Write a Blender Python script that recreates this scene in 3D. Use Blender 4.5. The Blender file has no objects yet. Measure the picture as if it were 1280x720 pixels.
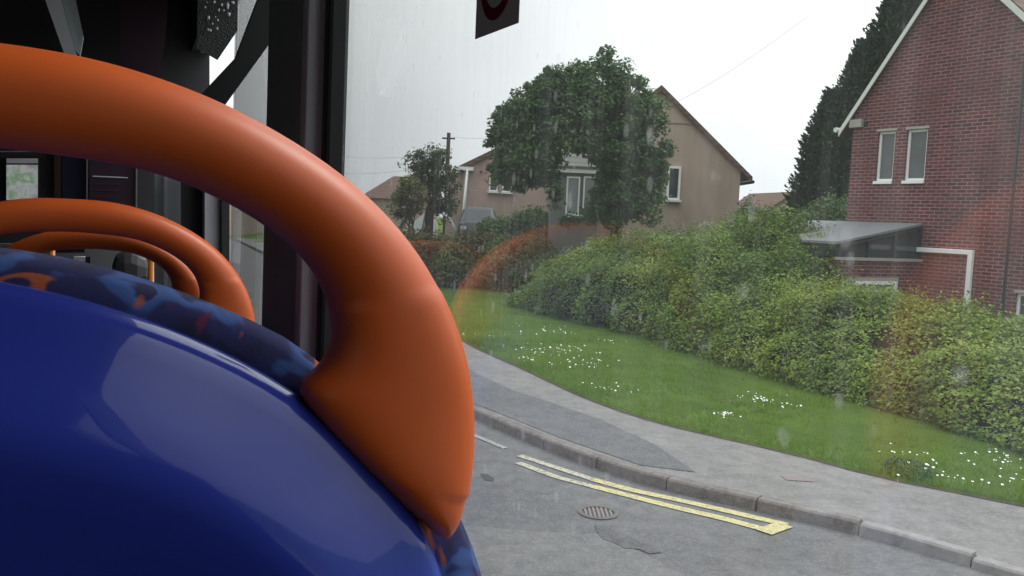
import bpy, math, random
import numpy as np
from mathutils import Vector, Matrix
random.seed(7); rng = np.random.default_rng(11)
R_ = math.radians
sc = bpy.context.scene
COL = sc.collection

# ---------------------------------------------------------------- camera
FPX = 1100.0; CAMH = 2.6; PIT = R_(4.4); ROL = R_(2.6)
fw = Vector((0, math.cos(PIT), -math.sin(PIT)))
r0 = Vector((1, 0, 0)); u0 = Vector((0, math.sin(PIT), math.cos(PIT)))
cr = r0*math.cos(ROL) + u0*math.sin(ROL)
cu = -r0*math.sin(ROL) + u0*math.cos(ROL)
CP = Vector((0, 0, CAMH))
cam = bpy.data.cameras.new('camera'); co = bpy.data.objects.new('camera', cam); COL.objects.link(co)
m = Matrix((cr, cu, -fw)).transposed().to_4x4(); m.translation = CP; co.matrix_world = m
cam.sensor_width = 36; cam.lens = FPX/1280*36; cam.clip_start = 0.01; cam.clip_end = 3000
cam.dof.use_dof = False
sc.camera = co

def ray(px, py): return fw + cr*((px-640)/FPX) + cu*((360-py)/FPX)
def G(px, py, z=0.0):
    d = ray(px, py); t = (z-CAMH)/d.z; return CP + d*t
def D(px, py, y):
    d = ray(px, py); return CP + d*(y/d.y)
AZ = R_(23.75)
BF = Vector((-math.sin(AZ), math.cos(AZ), 0)); BR = Vector((math.cos(AZ), math.sin(AZ), 0))
def bus(l, f, h): return BR*l + BF*f + Vector((0, 0, CAMH+h))      # bus-local metres, h from eye level
def Bp(px, py, f):                                               # point of a crosswise plane of the bus -> (l,h)
    d = ray(px, py); p = d*(f/d.dot(BF)); return (p.dot(BR), p.z)
def Wp(px, py, l):                                               # point on a lengthwise plane -> (f,h)
    d = ray(px, py); p = d*(l/d.dot(BR)); return (p.dot(BF), p.z)
def proj(p):
    v = p-CP; z = v.dot(fw); return 640+FPX*v.dot(cr)/z, 360-FPX*v.dot(cu)/z

# ---------------------------------------------------------------- object helpers
def setp(o, label=None, cat=None, group=None, kind=None):
    if label: o['label'] = label
    if cat: o['category'] = cat
    if group: o['group'] = group
    if kind: o['kind'] = kind
    return o
def empty(name, loc, label, cat, group=None):
    o = bpy.data.objects.new(name, None); o.location = loc; o.empty_display_size = .2
    COL.objects.link(o); setp(o, label, cat, group); return o
def link(name, me, mat, parent=None):
    o = bpy.data.objects.new(name, me); COL.objects.link(o)
    if mat is not None: me.materials.append(mat)
    if parent is not None:
        o.parent = parent; base = parent
        off = Vector((0, 0, 0))
        while base is not None: off += base.location; base = base.parent
        me.transform(Matrix.Translation(-off))
    return o
class MB:
    def __init__(s): s.v = []; s.f = []; s.sm = []
    def add(s, vs, fs, smooth=False):
        b = len(s.v); s.v += [tuple(v) for v in vs]; s.f += [tuple(i+b for i in f) for f in fs]; s.sm += [smooth]*len(fs); return s
    def box(s, c, ax, ay, az):   # centre, half vectors
        c, ax, ay, az = map(Vector, (c, ax, ay, az)); vs = []
        for k in (-1, 1):
            for j in (-1, 1):
                for i in (-1, 1): vs.append(c+ax*i+ay*j+az*k)
        s.add(vs, [(0,2,3,1),(4,5,7,6),(0,1,5,4),(2,6,7,3),(0,4,6,2),(1,3,7,5)]); return s
    def prism(s, poly, ext):     # polygon points + extrusion vector
        n = len(poly); a = [Vector(p) for p in poly]; e = Vector(ext)
        s.add(a+[p+e for p in a], [tuple(range(n))[::-1], tuple(range(n, 2*n))]+[(i, (i+1) % n, n+(i+1) % n, n+i) for i in range(n)]); return s
    def tube(s, pts, rad, n=10, cap=True):
        pts = [Vector(p) for p in pts]; rr = rad if isinstance(rad, (list, tuple)) else [rad]*len(pts); vs = []; prev = None
        for i, p in enumerate(pts):
            t = (pts[min(i+1, len(pts)-1)]-pts[max(i-1, 0)]).normalized()
            a = prev if prev is not None else (Vector((0, 0, 1)) if abs(t.z) < .9 else Vector((1, 0, 0)))
            a = (a - t*a.dot(t)).normalized(); b = t.cross(a); prev = a
            for k in range(n):
                q = 2*math.pi*k/n; vs.append(p+(a*math.cos(q)+b*math.sin(q))*rr[i])
        fs = [(i*n+k, i*n+(k+1) % n, (i+1)*n+(k+1) % n, (i+1)*n+k) for i in range(len(pts)-1) for k in range(n)]
        s.add(vs, fs, True)
        if cap: 
            b = len(s.v)-len(vs); s.f += [tuple(b+k for k in range(n))[::-1], tuple(b+len(vs)-n+k for k in range(n))]; s.sm += [False, False]
        return s
    def build(s, name, mat, parent=None, bevel=0, sub=0):
        me = bpy.data.meshes.new(name); me.from_pydata(s.v, [], s.f); me.polygons.foreach_set('use_smooth', s.sm); me.update()
        o = link(name, me, mat, parent)
        if bevel:
            b = o.modifiers.new('b', 'BEVEL'); b.width = bevel; b.segments = 2; b.limit_method = 'ANGLE'; b.angle_limit = R_(40)
        if sub:
            b = o.modifiers.new('s', 'SUBSURF'); b.levels = sub; b.render_levels = sub
        return o
def loft(rings, closed=True, caps=True):
    mb = MB(); n = len(rings[0]); vs = [v for r in rings for v in r]; fs = []
    for i in range(len(rings)-1):
        for k in range(n if closed else n-1):
            fs.append((i*n+k, i*n+(k+1) % n, (i+1)*n+(k+1) % n, (i+1)*n+k))
    if caps: fs += [tuple(range(n))[::-1], tuple((len(rings)-1)*n+k for k in range(n))]
    mb.add(vs, fs, True); return mb
def catmull(P, n=8):
    P = [Vector(p) for p in P]; out = []
    for i in range(len(P)-1):
        a = P[max(i-1, 0)]; b = P[i]; c = P[i+1]; d = P[min(i+2, len(P)-1)]
        if i == 0: a = b*2-c
        if i == len(P)-2: d = c*2-b
        for k in range(n):
            t = k/n; out.append(.5*((2*b)+(c-a)*t+(2*a-5*b+4*c-d)*t*t+(3*b-a-3*c+d)*t**3))
    out.append(P[-1]); return out

# ---------------------------------------------------------------- materials
MATS = {}
class NT:
    def __init__(s, name):
        s.m = bpy.data.materials.new(name); s.m.use_nodes = True; s.t = s.m.node_tree; s.t.nodes.clear()
        s.out = s.t.nodes.new('ShaderNodeOutputMaterial')
    def n(s, typ, ins=None, **kw):
        nd = s.t.nodes.new(typ)
        for k, v in kw.items(): setattr(nd, k, v)
        for k, v in (ins or {}).items():
            if isinstance(v, bpy.types.NodeSocket): s.t.links.new(v, nd.inputs[k])
            else: nd.inputs[k].default_value = v
        return nd
    def mix(s, f, a, b, mode='MIX'):
        nd = s.t.nodes.new('ShaderNodeMix'); nd.data_type = 'RGBA'; nd.blend_type = mode
        for i, v in ((0, f), (6, a), (7, b)):
            if isinstance(v, bpy.types.NodeSocket): s.t.links.new(v, nd.inputs[i])
            else: nd.inputs[i].default_value = (tuple(v)+(1,) if i and len(v) == 3 else v)
        return nd.outputs[2]
    def math(s, op, a, b=0.0, c=0.0, clamp=False):
        nd = s.t.nodes.new('ShaderNodeMath'); nd.operation = op; nd.use_clamp = clamp
        for i, v in enumerate((a, b, c)):
            if isinstance(v, bpy.types.NodeSocket): s.t.links.new(v, nd.inputs[i])
            else: nd.inputs[i].default_value = v
        return nd.outputs[0]
    def ramp(s, f, stops, interp='LINEAR'):
        nd = s.t.nodes.new('ShaderNodeValToRGB'); s.t.links.new(f, nd.inputs[0]); e = nd.color_ramp; e.interpolation = interp
        while len(e.elements) < len(stops): e.elements.new(.5)
        for el, (p, c) in zip(e.elements, stops):
            el.position = p; el.color = (tuple(c)+(1,)) if hasattr(c, '__len__') else (c, c, c, 1)
        return nd.outputs[0]
    def coord(s, sc_=(1, 1, 1)):
        tc = s.n('ShaderNodeTexCoord'); mp = s.n('ShaderNodeMapping', {'Vector': tc.outputs['Object'], 'Scale': sc_}); return mp.outputs[0]
    def noise(s, vec, scale, detail=4, rough=.55, dist=0):
        return s.n('ShaderNodeTexNoise', {'Vector': vec, 'Scale': scale, 'Detail': detail, 'Roughness': rough, 'Distortion': dist}).outputs[0]
    def bump(s, h, st=.3, dist=.01):
        return s.n('ShaderNodeBump', {'Height': h, 'Strength': st, 'Distance': dist}).outputs[0]
    def pri(s, col, rough=.6, bump=None, spec=.5, coat=0, **kw):
        ins = {'Base Color': col if isinstance(col, bpy.types.NodeSocket) else tuple(col)+(1,), 'Roughness': rough, 'Specular IOR Level': spec, 'Coat Weight': coat, 'Coat Roughness': .04}
        ins.update(kw)
        if bump is not None: ins['Normal'] = bump
        p = s.n('ShaderNodeBsdfPrincipled', ins); s.t.links.new(p.outputs[0], s.out.inputs[0]); return p
def simple(name, col, rough=.6, var=.12, scale=6, bump=.1, bd=.003, spec=.5, coat=0, **kw):
    t = NT(name); v = t.coord(); nz = t.noise(v, scale); 
    c = t.mix(nz, tuple(x*(1-var) for x in col), tuple(min(1, x*(1+var)) for x in col))
    t.pri(c, rough, t.bump(t.noise(v, scale*12), bump, bd), spec, coat, **kw); return t.m

M = {}
M['orange'] = simple('orange_plastic', (.62, .115, .028), .40, .03, 3, .04, .0004, .5)
def _shell():
    t = NT('blue_gloss'); v = t.coord()
    c = t.mix(t.noise(v, 3, 2), (.026, .045, .36), (.034, .056, .44))
    p = t.pri(c, .35, t.bump(t.noise(v, 5, 1), .03, .003), .15, 1.0); sc1 = t.ramp(t.noise(t.coord((60, 60, 900)), 1.0, 3, .7), [(.60, .02), (.72, .16)]); t.t.links.new(t.math('ADD', sc1, t.math('MULTIPLY', t.noise(v, 12, 4), .02)), p.inputs['Coat Roughness']); return t.m
def _orange():
    t = NT('orange_plastic'); v = t.coord(); big = t.noise(v, 14, 4, .6)
    sc1 = t.ramp(t.noise(t.coord((500, 500, 40)), 1.0, 3, .7), [(.60, 0.0), (.74, 1.0)])
    c = t.mix(t.math('MULTIPLY', sc1, .25), t.mix(big, (.68, .11, .018), (.74, .13, .022)), (.6, .22, .10))
    t.pri(c, t.ramp(big, [(.3, .34), (.7, .48)]), t.bump(t.noise(v, 1500, 2), .12, .0003), .5); return t.m
M['orange'] = _orange()
M['shell'] = _shell()
def _fabric():
    t = NT('moquette'); v = t.coord()
    n1 = t.noise(v, 34, 2, .5, .6); n2 = t.noise(t.coord((1.3, .9, 1)), 26, 2, .5, .8)
    c = t.ramp(n1, [(.36, (.008, .008, .035)), (.44, (.014, .016, .085)), (.52, (.016, .02, .10)), (.56, (.03, .075, .26)), (.64, (.045, .11, .34)), (.67, (.012, .012, .06))])
    c = t.mix(t.ramp(n2, [(.60, 0.0), (.63, 1.0)]), c, (.42, .10, .02)); c = t.mix(t.ramp(n2, [(.34, 1.0), (.37, 0.0)]), c, (.10, .010, .04))
    fine = t.noise(v, 900, 2)
    c = t.mix(fine, c, t.mix(.5, c, (.03, .03, .08)))
    t.pri(c, .95, t.bump(fine, .25, .0004), .1, **{'Sheen Weight': .15}); return t.m
M['fabric'] = _fabric()
M['pillar'] = simple('pillar_grey', (.34, .37, .39), .7, .08, 8, .1, .001)
M['frame_grey'] = simple('frame_grey', (.72, .72, .78), .5, .06, 8)
M['rubber'] = simple('rubber', (.012, .012, .014), .6, .1, 8)
M['interior_dark'] = simple('interior_dark', (.035, .034, .04), .5, .1, 4)
M['interior_grey'] = simple('interior_grey', (.16, .17, .18), .5, .1, 4)
M['ceiling'] = simple('ceiling_grey', (.08, .08, .085), .5, .05, 4)
M['lilac'] = simple('lilac_trim', (.8, .8, .88), .4, .05, 5)
M['purple'] = simple('purple_panel', (.035, .012, .03), .45, .1, 5)
M['dkblue'] = simple('dark_blue_panel', (.012, .014, .05), .45, .1, 5)
M['steel'] = simple('steel', (.5, .5, .5), .3, .1, 10, **{'Metallic': .9})
M['yellow_pole'] = simple('yellow_pole', (.62, .2, .04), .35, .05, 5)
M['skin_bus'] = simple('bus_paint', (.5, .5, .52), .3, .03, 2)
M['white'] = simple('white_upvc', (.8, .8, .8), .35, .04, 3)
M['white_old'] = simple('white_painted_timber', (.66, .66, .63), .55, .12, 5)
M['black'] = simple('black_plastic', (.02, .02, .02), .5, .1, 5)
M['lead'] = simple('lead_grey', (.17, .175, .18), .85, .15, 3)
M['concrete'] = simple('concrete_lintel', (.34, .32, .29), .85, .15, 6, .3, .004)

def _glass():
    t = NT('window_glass'); geo = t.n('ShaderNodeNewGeometry')
    dt = t.n('ShaderNodeVectorMath', {0: geo.outputs['Normal'], 1: geo.outputs['Incoming']}, operation='DOT_PRODUCT').outputs['Value']
    k = t.math('SUBTRACT', 1.0, t.math('ABSOLUTE', dt))
    fr = t.math('ADD', t.math('MULTIPLY', t.math('POWER', k, 5.0), .96), .04)
    v = t.coord()
    # fine vertical dirt streaks and dried drip marks
    st = t.noise(t.coord((90, 90, 4)), 1.0, 5, .6)
    st = t.ramp(st, [(.45, 0.0), (.8, 1.0)])
    blot = t.noise(v, 5.0, 3); blot = t.ramp(blot, [(.35, 0.25), (.7, 1.0)])
    vo = t.n('ShaderNodeTexVoronoi', {'Vector': t.coord((75, 75, 55)), 'Scale': 1.0, 'Randomness': 1.0})
    sel = t.n('ShaderNodeSeparateColor', {0: vo.outputs['Color']})
    rad = t.math('MULTIPLY', sel.outputs[1], .33)
    ins = t.math('SUBTRACT', rad, vo.outputs['Distance'])
    drop = t.math('MULTIPLY', ins, 14.0, clamp=True)
    rim = t.math('SUBTRACT', 1.0, t.math('MULTIPLY', t.math('ABSOLUTE', ins), 30.0), clamp=True)
    on = t.math('GREATER_THAN', sel.outputs[0], .8)
    spots = t.math('MULTIPLY', t.math('ADD', t.math('MULTIPLY', drop, .13), t.math('MULTIPLY', rim, .06)), on)
    film = t.math('ADD', t.math('MULTIPLY', t.math('MULTIPLY', st, blot), .08), .020)
    dirt = t.math('ADD', film, spots, clamp=True)
    tr = t.n('ShaderNodeBsdfTransparent', {0: (.93, .95, .94, 1)})
    gl = t.n('ShaderNodeBsdfGlossy', {'Roughness': .015, 'Color': (.95, .95, .95, 1)})
    a = t.n('ShaderNodeMixShader', {0: fr, 1: tr.outputs[0], 2: gl.outputs[0]})
    df = t.n('ShaderNodeBsdfTranslucent', {0: (.75, .76, .78, 1)})
    d2 = t.n('ShaderNodeBsdfDiffuse', {0: (.6, .6, .62, 1)})
    dm = t.n('ShaderNodeMixShader', {0: .3, 1: df.outputs[0], 2: d2.outputs[0]})
    b = t.n('ShaderNodeMixShader', {0: dirt, 1: a.outputs[0], 2: dm.outputs[0]})
    t.t.links.new(b.outputs[0], t.out.inputs[0]); return t.m
M['glass'] = _glass()
def _clearglass():
    t = NT('plain_glass'); tr = t.n('ShaderNodeBsdfTransparent', {0: (.85, .88, .88, 1)}); gl = t.n('ShaderNodeBsdfGlossy', {'Roughness': .02})
    a = t.n('ShaderNodeMixShader', {0: .08, 1: tr.outputs[0], 2: gl.outputs[0]}); t.t.links.new(a.outputs[0], t.out.inputs[0]); return t.m
M['clear'] = _clearglass()
M['housepane'] = simple('house_pane', (.035, .045, .05), .06, .3, 2, 0.0, spec=.8)
M['midpane'] = simple('dim_pane', (.09, .1, .1), .1, .3, 2, 0.0, spec=.6)
M['palepane'] = simple('curtained_pane', (.25, .26, .27), .15, .2, 2, 0.0, spec=.6)

def _brick():
    t = NT('red_brick'); tc = t.n('ShaderNodeTexCoord')
    br = t.n('ShaderNodeTexBrick', {'Vector': tc.outputs['UV'], 'Scale': 1.0, 'Brick Width': .225, 'Row Height': .075, 'Mortar Size': .011, 'Mortar Smooth': .2, 'Bias': -.1,
             'Color1': (.23, .055, .052, 1), 'Color2': (.08, .024, .03, 1), 'Mortar': (.36, .26, .26, 1)})
    nz = t.noise(tc.outputs['UV'], 1.3, 4); n2 = t.noise(tc.outputs['UV'], 26, 3)
    c = t.mix(t.ramp(nz, [(.35, 0.0), (.7, .55)]), br.outputs[0], (.13, .055, .052), 'MIX')
    c = t.mix(t.ramp(t.noise(t.coord((.5, .5, .12)), 3.0, 5, .7), [(.45, 0.0), (.75, .4)]), c, (.10, .075, .075))
    c = t.mix(t.math('MULTIPLY', n2, .5), c, (.05, .02, .025))
    h = t.math('ADD', t.math('MULTIPLY', br.outputs['Fac'], -1.0), t.math('MULTIPLY', n2, .4))
    t.pri(c, .85, t.bump(h, .6, .012), .2); return t.m
M['brick'] = _brick()
def _render(name, c1, c2, stain):
    t = NT(name); v = t.coord()
    base = t.mix(t.noise(v, 1.1, 5), c1, c2)
    drip = t.ramp(t.noise(t.coord((1.6, 1.6, .22)), 1.0, 5, .65), [(.42, 0.0), (.72, .75)])
    base = t.mix(drip, base, stain)
    n = t.noise(v, 45, 3); base = t.mix(t.math('MULTIPLY', n, .35), base, (.1, .08, .07))
    t.pri(base, .95, t.bump(n, .7, .02), .1); return t.m
M['tan'] = _render('tan_pebbledash', (.50, .375, .30), (.60, .46, .38), (.32, .255, .21))
M['pinkish'] = _render('pinkish_render', (.48, .35, .30), (.56, .42, .36), (.34, .27, .24))
def _tiles(name, c1, c2):
    t = NT(name); v = t.coord()
    w = t.n('ShaderNodeTexWave', {'Vector': v, 'Scale': 1.6, 'Distortion': .6, 'Detail': 2.0}, bands_direction='Z')
    c = t.mix(t.noise(v, 4, 5), c1, c2); t.pri(c, .85, t.bump(w.outputs[1], .5, .03), .2); return t.m
M['tile_brown'] = _tiles('brown_roof_tile', (.10, .06, .05), (.17, .11, .09))
M['tile_grey'] = _tiles('grey_roof_tile', (.13, .13, .12), (.2, .2, .185))
def _asphalt(name, c1, c2, agg=.5):
    t = NT(name); v = t.coord()
    big = t.noise(v, .7, 5, .6); mid = t.noise(v, 5, 4); fine = t.noise(v, 130, 2)
    c = t.mix(t.ramp(big, [(.3, 0.0), (.7, 1.0)]), c1, c2)
    c = t.mix(t.ramp(mid, [(.42, 0.0), (.72, .6)]), c, tuple(x*.6 for x in c1))
    c = t.mix(t.ramp(t.noise(t.coord((1, 1, 1)), 17, 4, .7), [(.5, 0.0), (.75, .45)]), c, tuple(min(1, x*1.5) for x in c2))
    vo = t.n('ShaderNodeTexVoronoi', {'Vector': v, 'Scale': 70.0}); s = t.n('ShaderNodeSeparateColor', {0: vo.outputs['Color']})
    c = t.mix(t.math('MULTIPLY', t.math('GREATER_THAN', s.outputs[0], .8), agg), c, (.26, .25, .24))
    cr_ = t.n('ShaderNodeTexVoronoi', {'Vector': t.mix(.12, v, t.n('ShaderNodeTexNoise', {'Vector': v, 'Scale': 2.5}).outputs[1]), 'Scale': .9}, feature='DISTANCE_TO_EDGE')
    crk = t.math('MULTIPLY', t.math('LESS_THAN', cr_.outputs['Distance'], .005), t.ramp(mid, [(.52, 0.0), (.68, .5)]))
    t.pri(c, .85, t.bump(fine, .6, .006), .25); return t.m
M['road'] = _asphalt('road_asphalt', (.10, .10, .105), (.155, .152, .15), .22)
M['road2'] = _asphalt('road_asphalt_worn', (.13, .13, .13), (.175, .172, .168), .3)
M['path_light'] = _asphalt('pavement_light', (.165, .16, .155), (.22, .21, .205), .25)
M['path_dark'] = _asphalt('pavement_dark', (.105, .105, .11), (.13, .13, .135), .3)
M['road_stain'] = _asphalt('road_stain', (.085, .083, .083), (.12, .12, .12), .2)
M['kerb'] = _asphalt('kerb_stone', (.11, .09, .08), (.23, .205, .195), .3)
M['kerb_pale'] = _asphalt('kerb_stone_pale', (.23, .22, .215), (.29, .28, .27), .35)
def _paint(name, col, under):
    t = NT(name); v = t.coord(); w = t.ramp(t.noise(v, 26, 5, .7), [(.46, 0.0), (.62, .9)])
    c = t.mix(t.noise(v, 4), col, tuple(x*.8 for x in col)); c = t.mix(w, c, under); t.pri(c, .7, t.bump(t.noise(v, 120), .4, .004), .3); return t.m
M['yellow'] = _paint('yellow_line_paint', (.58, .51, .24), (.24, .22, .16))
M['yellow_pale'] = _paint('faded_line_paint', (.5, .47, .36), (.16, .155, .14))
M['white_faded'] = _paint('faded_white_paint', (.34, .34, .32), (.14, .14, .14))
def _grassground():
    t = NT('grass_ground'); v = t.coord(); c = t.mix(t.ramp(t.noise(v, 1.1, 6, .65), [(.3, 0.0), (.7, 1.0)]), (.085, .14, .02), (.14, .23, .03))
    c = t.mix(t.math('MULTIPLY', t.noise(v, 30, 3), .5), c, (.04, .075, .015)); t.pri(c, .95, t.bump(t.noise(v, 60, 3), 1.0, .05), .1); return t.m
M['ground'] = _grassground()
M['soil'] = simple('edge_soil', (.085, .07, .05), .95, .4, 8, .8, .02, .1)
def _leaf(name, stops, transl=.35, rough=.55, nscale=.8):
    t = NT(name); geo = t.n('ShaderNodeNewGeometry'); v = t.coord(); nz = t.noise(v, nscale, 3)
    f = t.math('ADD', t.math('MULTIPLY', geo.outputs['Random Per Island'], .32), t.math('MULTIPLY', t.math('SUBTRACT', nz, .27), 1.6), clamp=True)
    c = t.ramp(f, stops)
    p = t.n('ShaderNodeBsdfPrincipled', {'Base Color': c, 'Roughness': rough, 'Specular IOR Level': .3})
    tl = t.n('ShaderNodeBsdfTranslucent', {0: t.mix(.5, c, (.1, .16, .02))})
    mx = t.n('ShaderNodeMixShader', {0: transl, 1: p.outputs[0], 2: tl.outputs[0]}); t.t.links.new(mx.outputs[0], t.out.inputs[0]); return t.m
M['leaf_tree'] = _leaf('tree_leaf', [(.1, (.03, .07, .028)), (.5, (.058, .125, .042)), (.9, (.10, .19, .06))], .25, .6)
M['leaf_small'] = _leaf('small_tree_leaf', [(.1, (.03, .055, .022)), (.9, (.08, .115, .05))], .3)
M['leaf_conifer'] = _leaf('conifer_spray', [(.1, (.012, .028, .014)), (.6, (.024, .05, .024)), (.95, (.04, .072, .034))], .12, .7)
M['leaf_bramble'] = _leaf('bramble_leaf', [(.06, (.055, .095, .02)), (.35, (.13, .205, .026)), (.65, (.24, .34, .038)), (.95, (.34, .33, .07))], .35)
M['leaf_shrub'] = _leaf('shrub_leaf', [(.08, (.04, .085, .018)), (.5, (.12, .21, .024)), (.95, (.29, .37, .04))], .35)
M['leaf_purple'] = _leaf('dull_shrub_leaf', [(.1, (.10, .085, .06)), (.3, (.06, .11, .03)), (.6, (.15, .24, .03)), (.95, (.33, .36, .07))], .3, nscale=.6)
M['leaf_brown'] = _leaf('brown_green_leaf', [(.1, (.05, .06, .02)), (.45, (.13, .09, .04)), (.7, (.10, .15, .04)), (.95, (.16, .21, .05))], .3)
M['leaf_pale'] = _leaf('pale_leaf', [(.1, (.05, .10, .035)), (.9, (.11, .19, .06))], .35)
M['grass'] = _leaf('grass_blade', [(.05, (.075, .14, .014)), (.5, (.15, .27, .022)), (.95, (.25, .35, .04))], .4, .6, .5)
M['weed'] = _leaf('weed_leaf', [(.1, (.015, .07, .03)), (.9, (.03, .11, .045))], .3)
M['petal'] = simple('daisy_petal', (.8, .8, .78), .6, .03)
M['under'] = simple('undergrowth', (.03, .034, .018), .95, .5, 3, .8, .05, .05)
M['bark'] = simple('bark', (.06, .05, .042), .9, .35, 5, .8, .02, .1)
M['tent_white'] = simple('white_canvas', (.78, .78, .8), .7, .06, 2)
M['tent_grey'] = simple('grey_canvas', (.36, .38, .42), .7, .1, 2)
M['car_grey'] = simple('car_paint_grey', (.09, .09, .10), .6, .03, 1)
M['sticker'] = simple('sticker_back', (.14, .125, .13), .6, .05, 8)
def _st(name, c):
    t = NT(name); a = t.n('ShaderNodeBsdfDiffuse', {0: c+(1,)}); b = t.n('ShaderNodeBsdfTranslucent', {0: c+(1,)}); x = t.n('ShaderNodeMixShader', {0: .5, 1: a.outputs[0], 2: b.outputs[0]}); t.t.links.new(x.outputs[0], t.out.inputs[0]); return t.m
M['sticker'] = _st('sticker_back', (.26, .24, .25))
M['sticker_red_old'] = simple('sticker_red', (.16, .012, .03), .6, .05, 8)
M['sticker_red'] = _st('sticker_red', (.30, .03, .06))
M['patch_dark'] = simple('dark_patch', (.05, .05, .05), .9, .3, 9, .5, .01)
M['iron'] = simple('cast_iron', (.09, .085, .08), .6, .3, 9, .4, .005)
M['rust'] = simple('rusty_red_cover', (.2, .16, .15), .9, .2, 9)

# ---------------------------------------------------------------- world and sun
w = bpy.data.worlds.new('World'); sc.world = w; w.use_nodes = True; nt = w.node_tree; nt.nodes.clear()
SUN_AZ = R_(55); SUN_EL = R_(50)           # azimuth clockwise from +Y
def wn(t, **kw):
    n_ = nt.nodes.new(t)
    for k, v in kw.items(): setattr(n_, k, v)
    return n_
sky = wn('ShaderNodeTexSky', sky_type='NISHITA'); sky.sun_disc = False; sky.sun_elevation = SUN_EL; sky.sun_rotation = SUN_AZ; sky.dust_density = 4; sky.air_density = 1.5
hsv = wn('ShaderNodeHueSaturation'); hsv.inputs['Saturation'].default_value = .12; nt.links.new(sky.outputs[0], hsv.inputs['Color'])
tc = wn('ShaderNodeTexCoord'); sep = wn('ShaderNodeSeparateXYZ'); nt.links.new(tc.outputs['Generated'], sep.inputs[0])
rp = wn('ShaderNodeValToRGB'); nt.links.new(sep.outputs[2], rp.inputs[0])
els = rp.color_ramp.elements; els[0].position = 0; els[0].color = (6.0, 6.15, 6.5, 1); els[1].position = 1; els[1].color = (21, 21.5, 22.5, 1)
e_ = els.new(.25); e_.color = (8.6, 8.7, 8.95, 1)
# cloud deck: brighter towards the hidden sun
dp = wn('ShaderNodeVectorMath', operation='DOT_PRODUCT'); nt.links.new(tc.outputs['Generated'], dp.inputs[0]); dp.inputs[1].default_value = (math.sin(R_(40)), math.cos(R_(40)), 0)
mr = wn('ShaderNodeMapRange'); nt.links.new(dp.outputs['Value'], mr.inputs[0])
for i, v in ((1, .45), (2, 1.0), (3, .84), (4, 1.4)): mr.inputs[i].default_value = v
nz = wn('ShaderNodeTexNoise'); nt.links.new(tc.outputs['Generated'], nz.inputs[0]); nz.inputs['Scale'].default_value = 2.6; nz.inputs['Detail'].default_value = 5
mr2 = wn('ShaderNodeMapRange'); nt.links.new(nz.outputs[0], mr2.inputs[0])
for i, v in ((1, .3), (2, .7), (3, .88), (4, 1.12)): mr2.inputs[i].default_value = v
mm = wn('ShaderNodeMath', operation='MULTIPLY'); nt.links.new(mr.outputs[0], mm.inputs[0]); nt.links.new(mr2.outputs[0], mm.inputs[1])
vm = wn('ShaderNodeVectorMath', operation='SCALE'); nt.links.new(rp.outputs[0], vm.inputs[0]); nt.links.new(mm.outputs[0], vm.inputs[3])
mx = wn('ShaderNodeMix', data_type='RGBA'); mx.inputs[0].default_value = .9; nt.links.new(hsv.outputs[0], mx.inputs[6]); nt.links.new(vm.outputs[0], mx.inputs[7])
bg = wn('ShaderNodeBackground'); bg.inputs[1].default_value = .1; nt.links.new(mx.outputs[2], bg.inputs[0])
wo = wn('ShaderNodeOutputWorld'); nt.links.new(bg.outputs[0], wo.inputs[0])
sl = bpy.data.lights.new('sun', 'SUN'); sl.energy = 1.0; sl.angle = R_(25); sl.color = (1, .96, .9)
so = bpy.data.objects.new('sun', sl); COL.objects.link(so)
so.rotation_euler = Vector((math.sin(SUN_AZ)*math.cos(SUN_EL), math.cos(SUN_AZ)*math.cos(SUN_EL), math.sin(SUN_EL))).to_track_quat('Z', 'Y').to_euler()
so.location = (20, 10, 60)

# ---------------------------------------------------------------- curves of the road
def near(L): return [Vector((p[0], p[1], 0)) for p in L]
kpx = [(593, 511), (700, 555.5), (802, 590), (900, 613), (926, 619), (1074, 652), (1152, 673), (1233, 696), (1280, 709)]
kpts = [G(a, b, .12) for a, b in kpx]
gpx = [(584, 429), (660, 464), (727, 495.5), (807, 524), (900, 547), (992, 568), (1093, 595), (1171, 611), (1280, 632.5)]
gpts = [G(a, b, .12) for a, b in gpx]
def ext(pts, left, right): return catmull(near(left)+near(pts)+near(right), 8)
k0 = kpts[0]; k1 = kpts[-1]; g1 = gpts[-1]; g0 = gpts[0]
KERB = ext(kpts, [(-23, 72), (-8.0, 34), (-4.0, 20.5), (-1.7, 14.0)], [(k1.x+1.3, k1.y-1.15), (k1.x+5, k1.y-5), (k1.x+10, k1.y-13)])
GRAS = ext(gpts, [(-20.5, 73), (-5.9, 35.0), (-2.5, 23.0)], [(g1.x+1.5, g1.y-1.2), (g1.x+5.5, g1.y-5), (g1.x+12, g1.y-13)])
def offs(c, d):
    out = []
    for i, p in enumerate(c):
        t = (c[min(i+1, len(c)-1)]-c[max(i-1, 0)]); t.z = 0; t.normalize(); out.append(p+Vector((t.y, -t.x, 0))*d)   # + = right of travel
    return out
# travel is left(far) -> right(near): right-hand side is towards the bus
def resample(c, n):
    L = [0]
    for a, b in zip(c, c[1:]): L.append(L[-1]+(b-a).length)
    out = []; j = 0
    for i in range(n):
        s = L[-1]*i/(n-1)
        while j < len(c)-2 and L[j+1] < s: j += 1
        t = (s-L[j])/max(1e-9, L[j+1]-L[j]); out.append(c[j].lerp(c[j+1], min(1, t)))
    return out
def strip(a, b, za, zb):
    n = len(a); mb = MB(); mb.add([Vector((p.x, p.y, za)) for p in a]+[Vector((p.x, p.y, zb)) for p in b], [(i, n+i, n+i+1, i+1) for i in range(n-1)]); return mb
def terr(x, y):
    t = min(1, max(0, (y-33.5)/3.5))*min(1, max(0, (x+5+(y-34)*.4)/4)); return -.03+t*t*(3-2*t)*1.5
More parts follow.
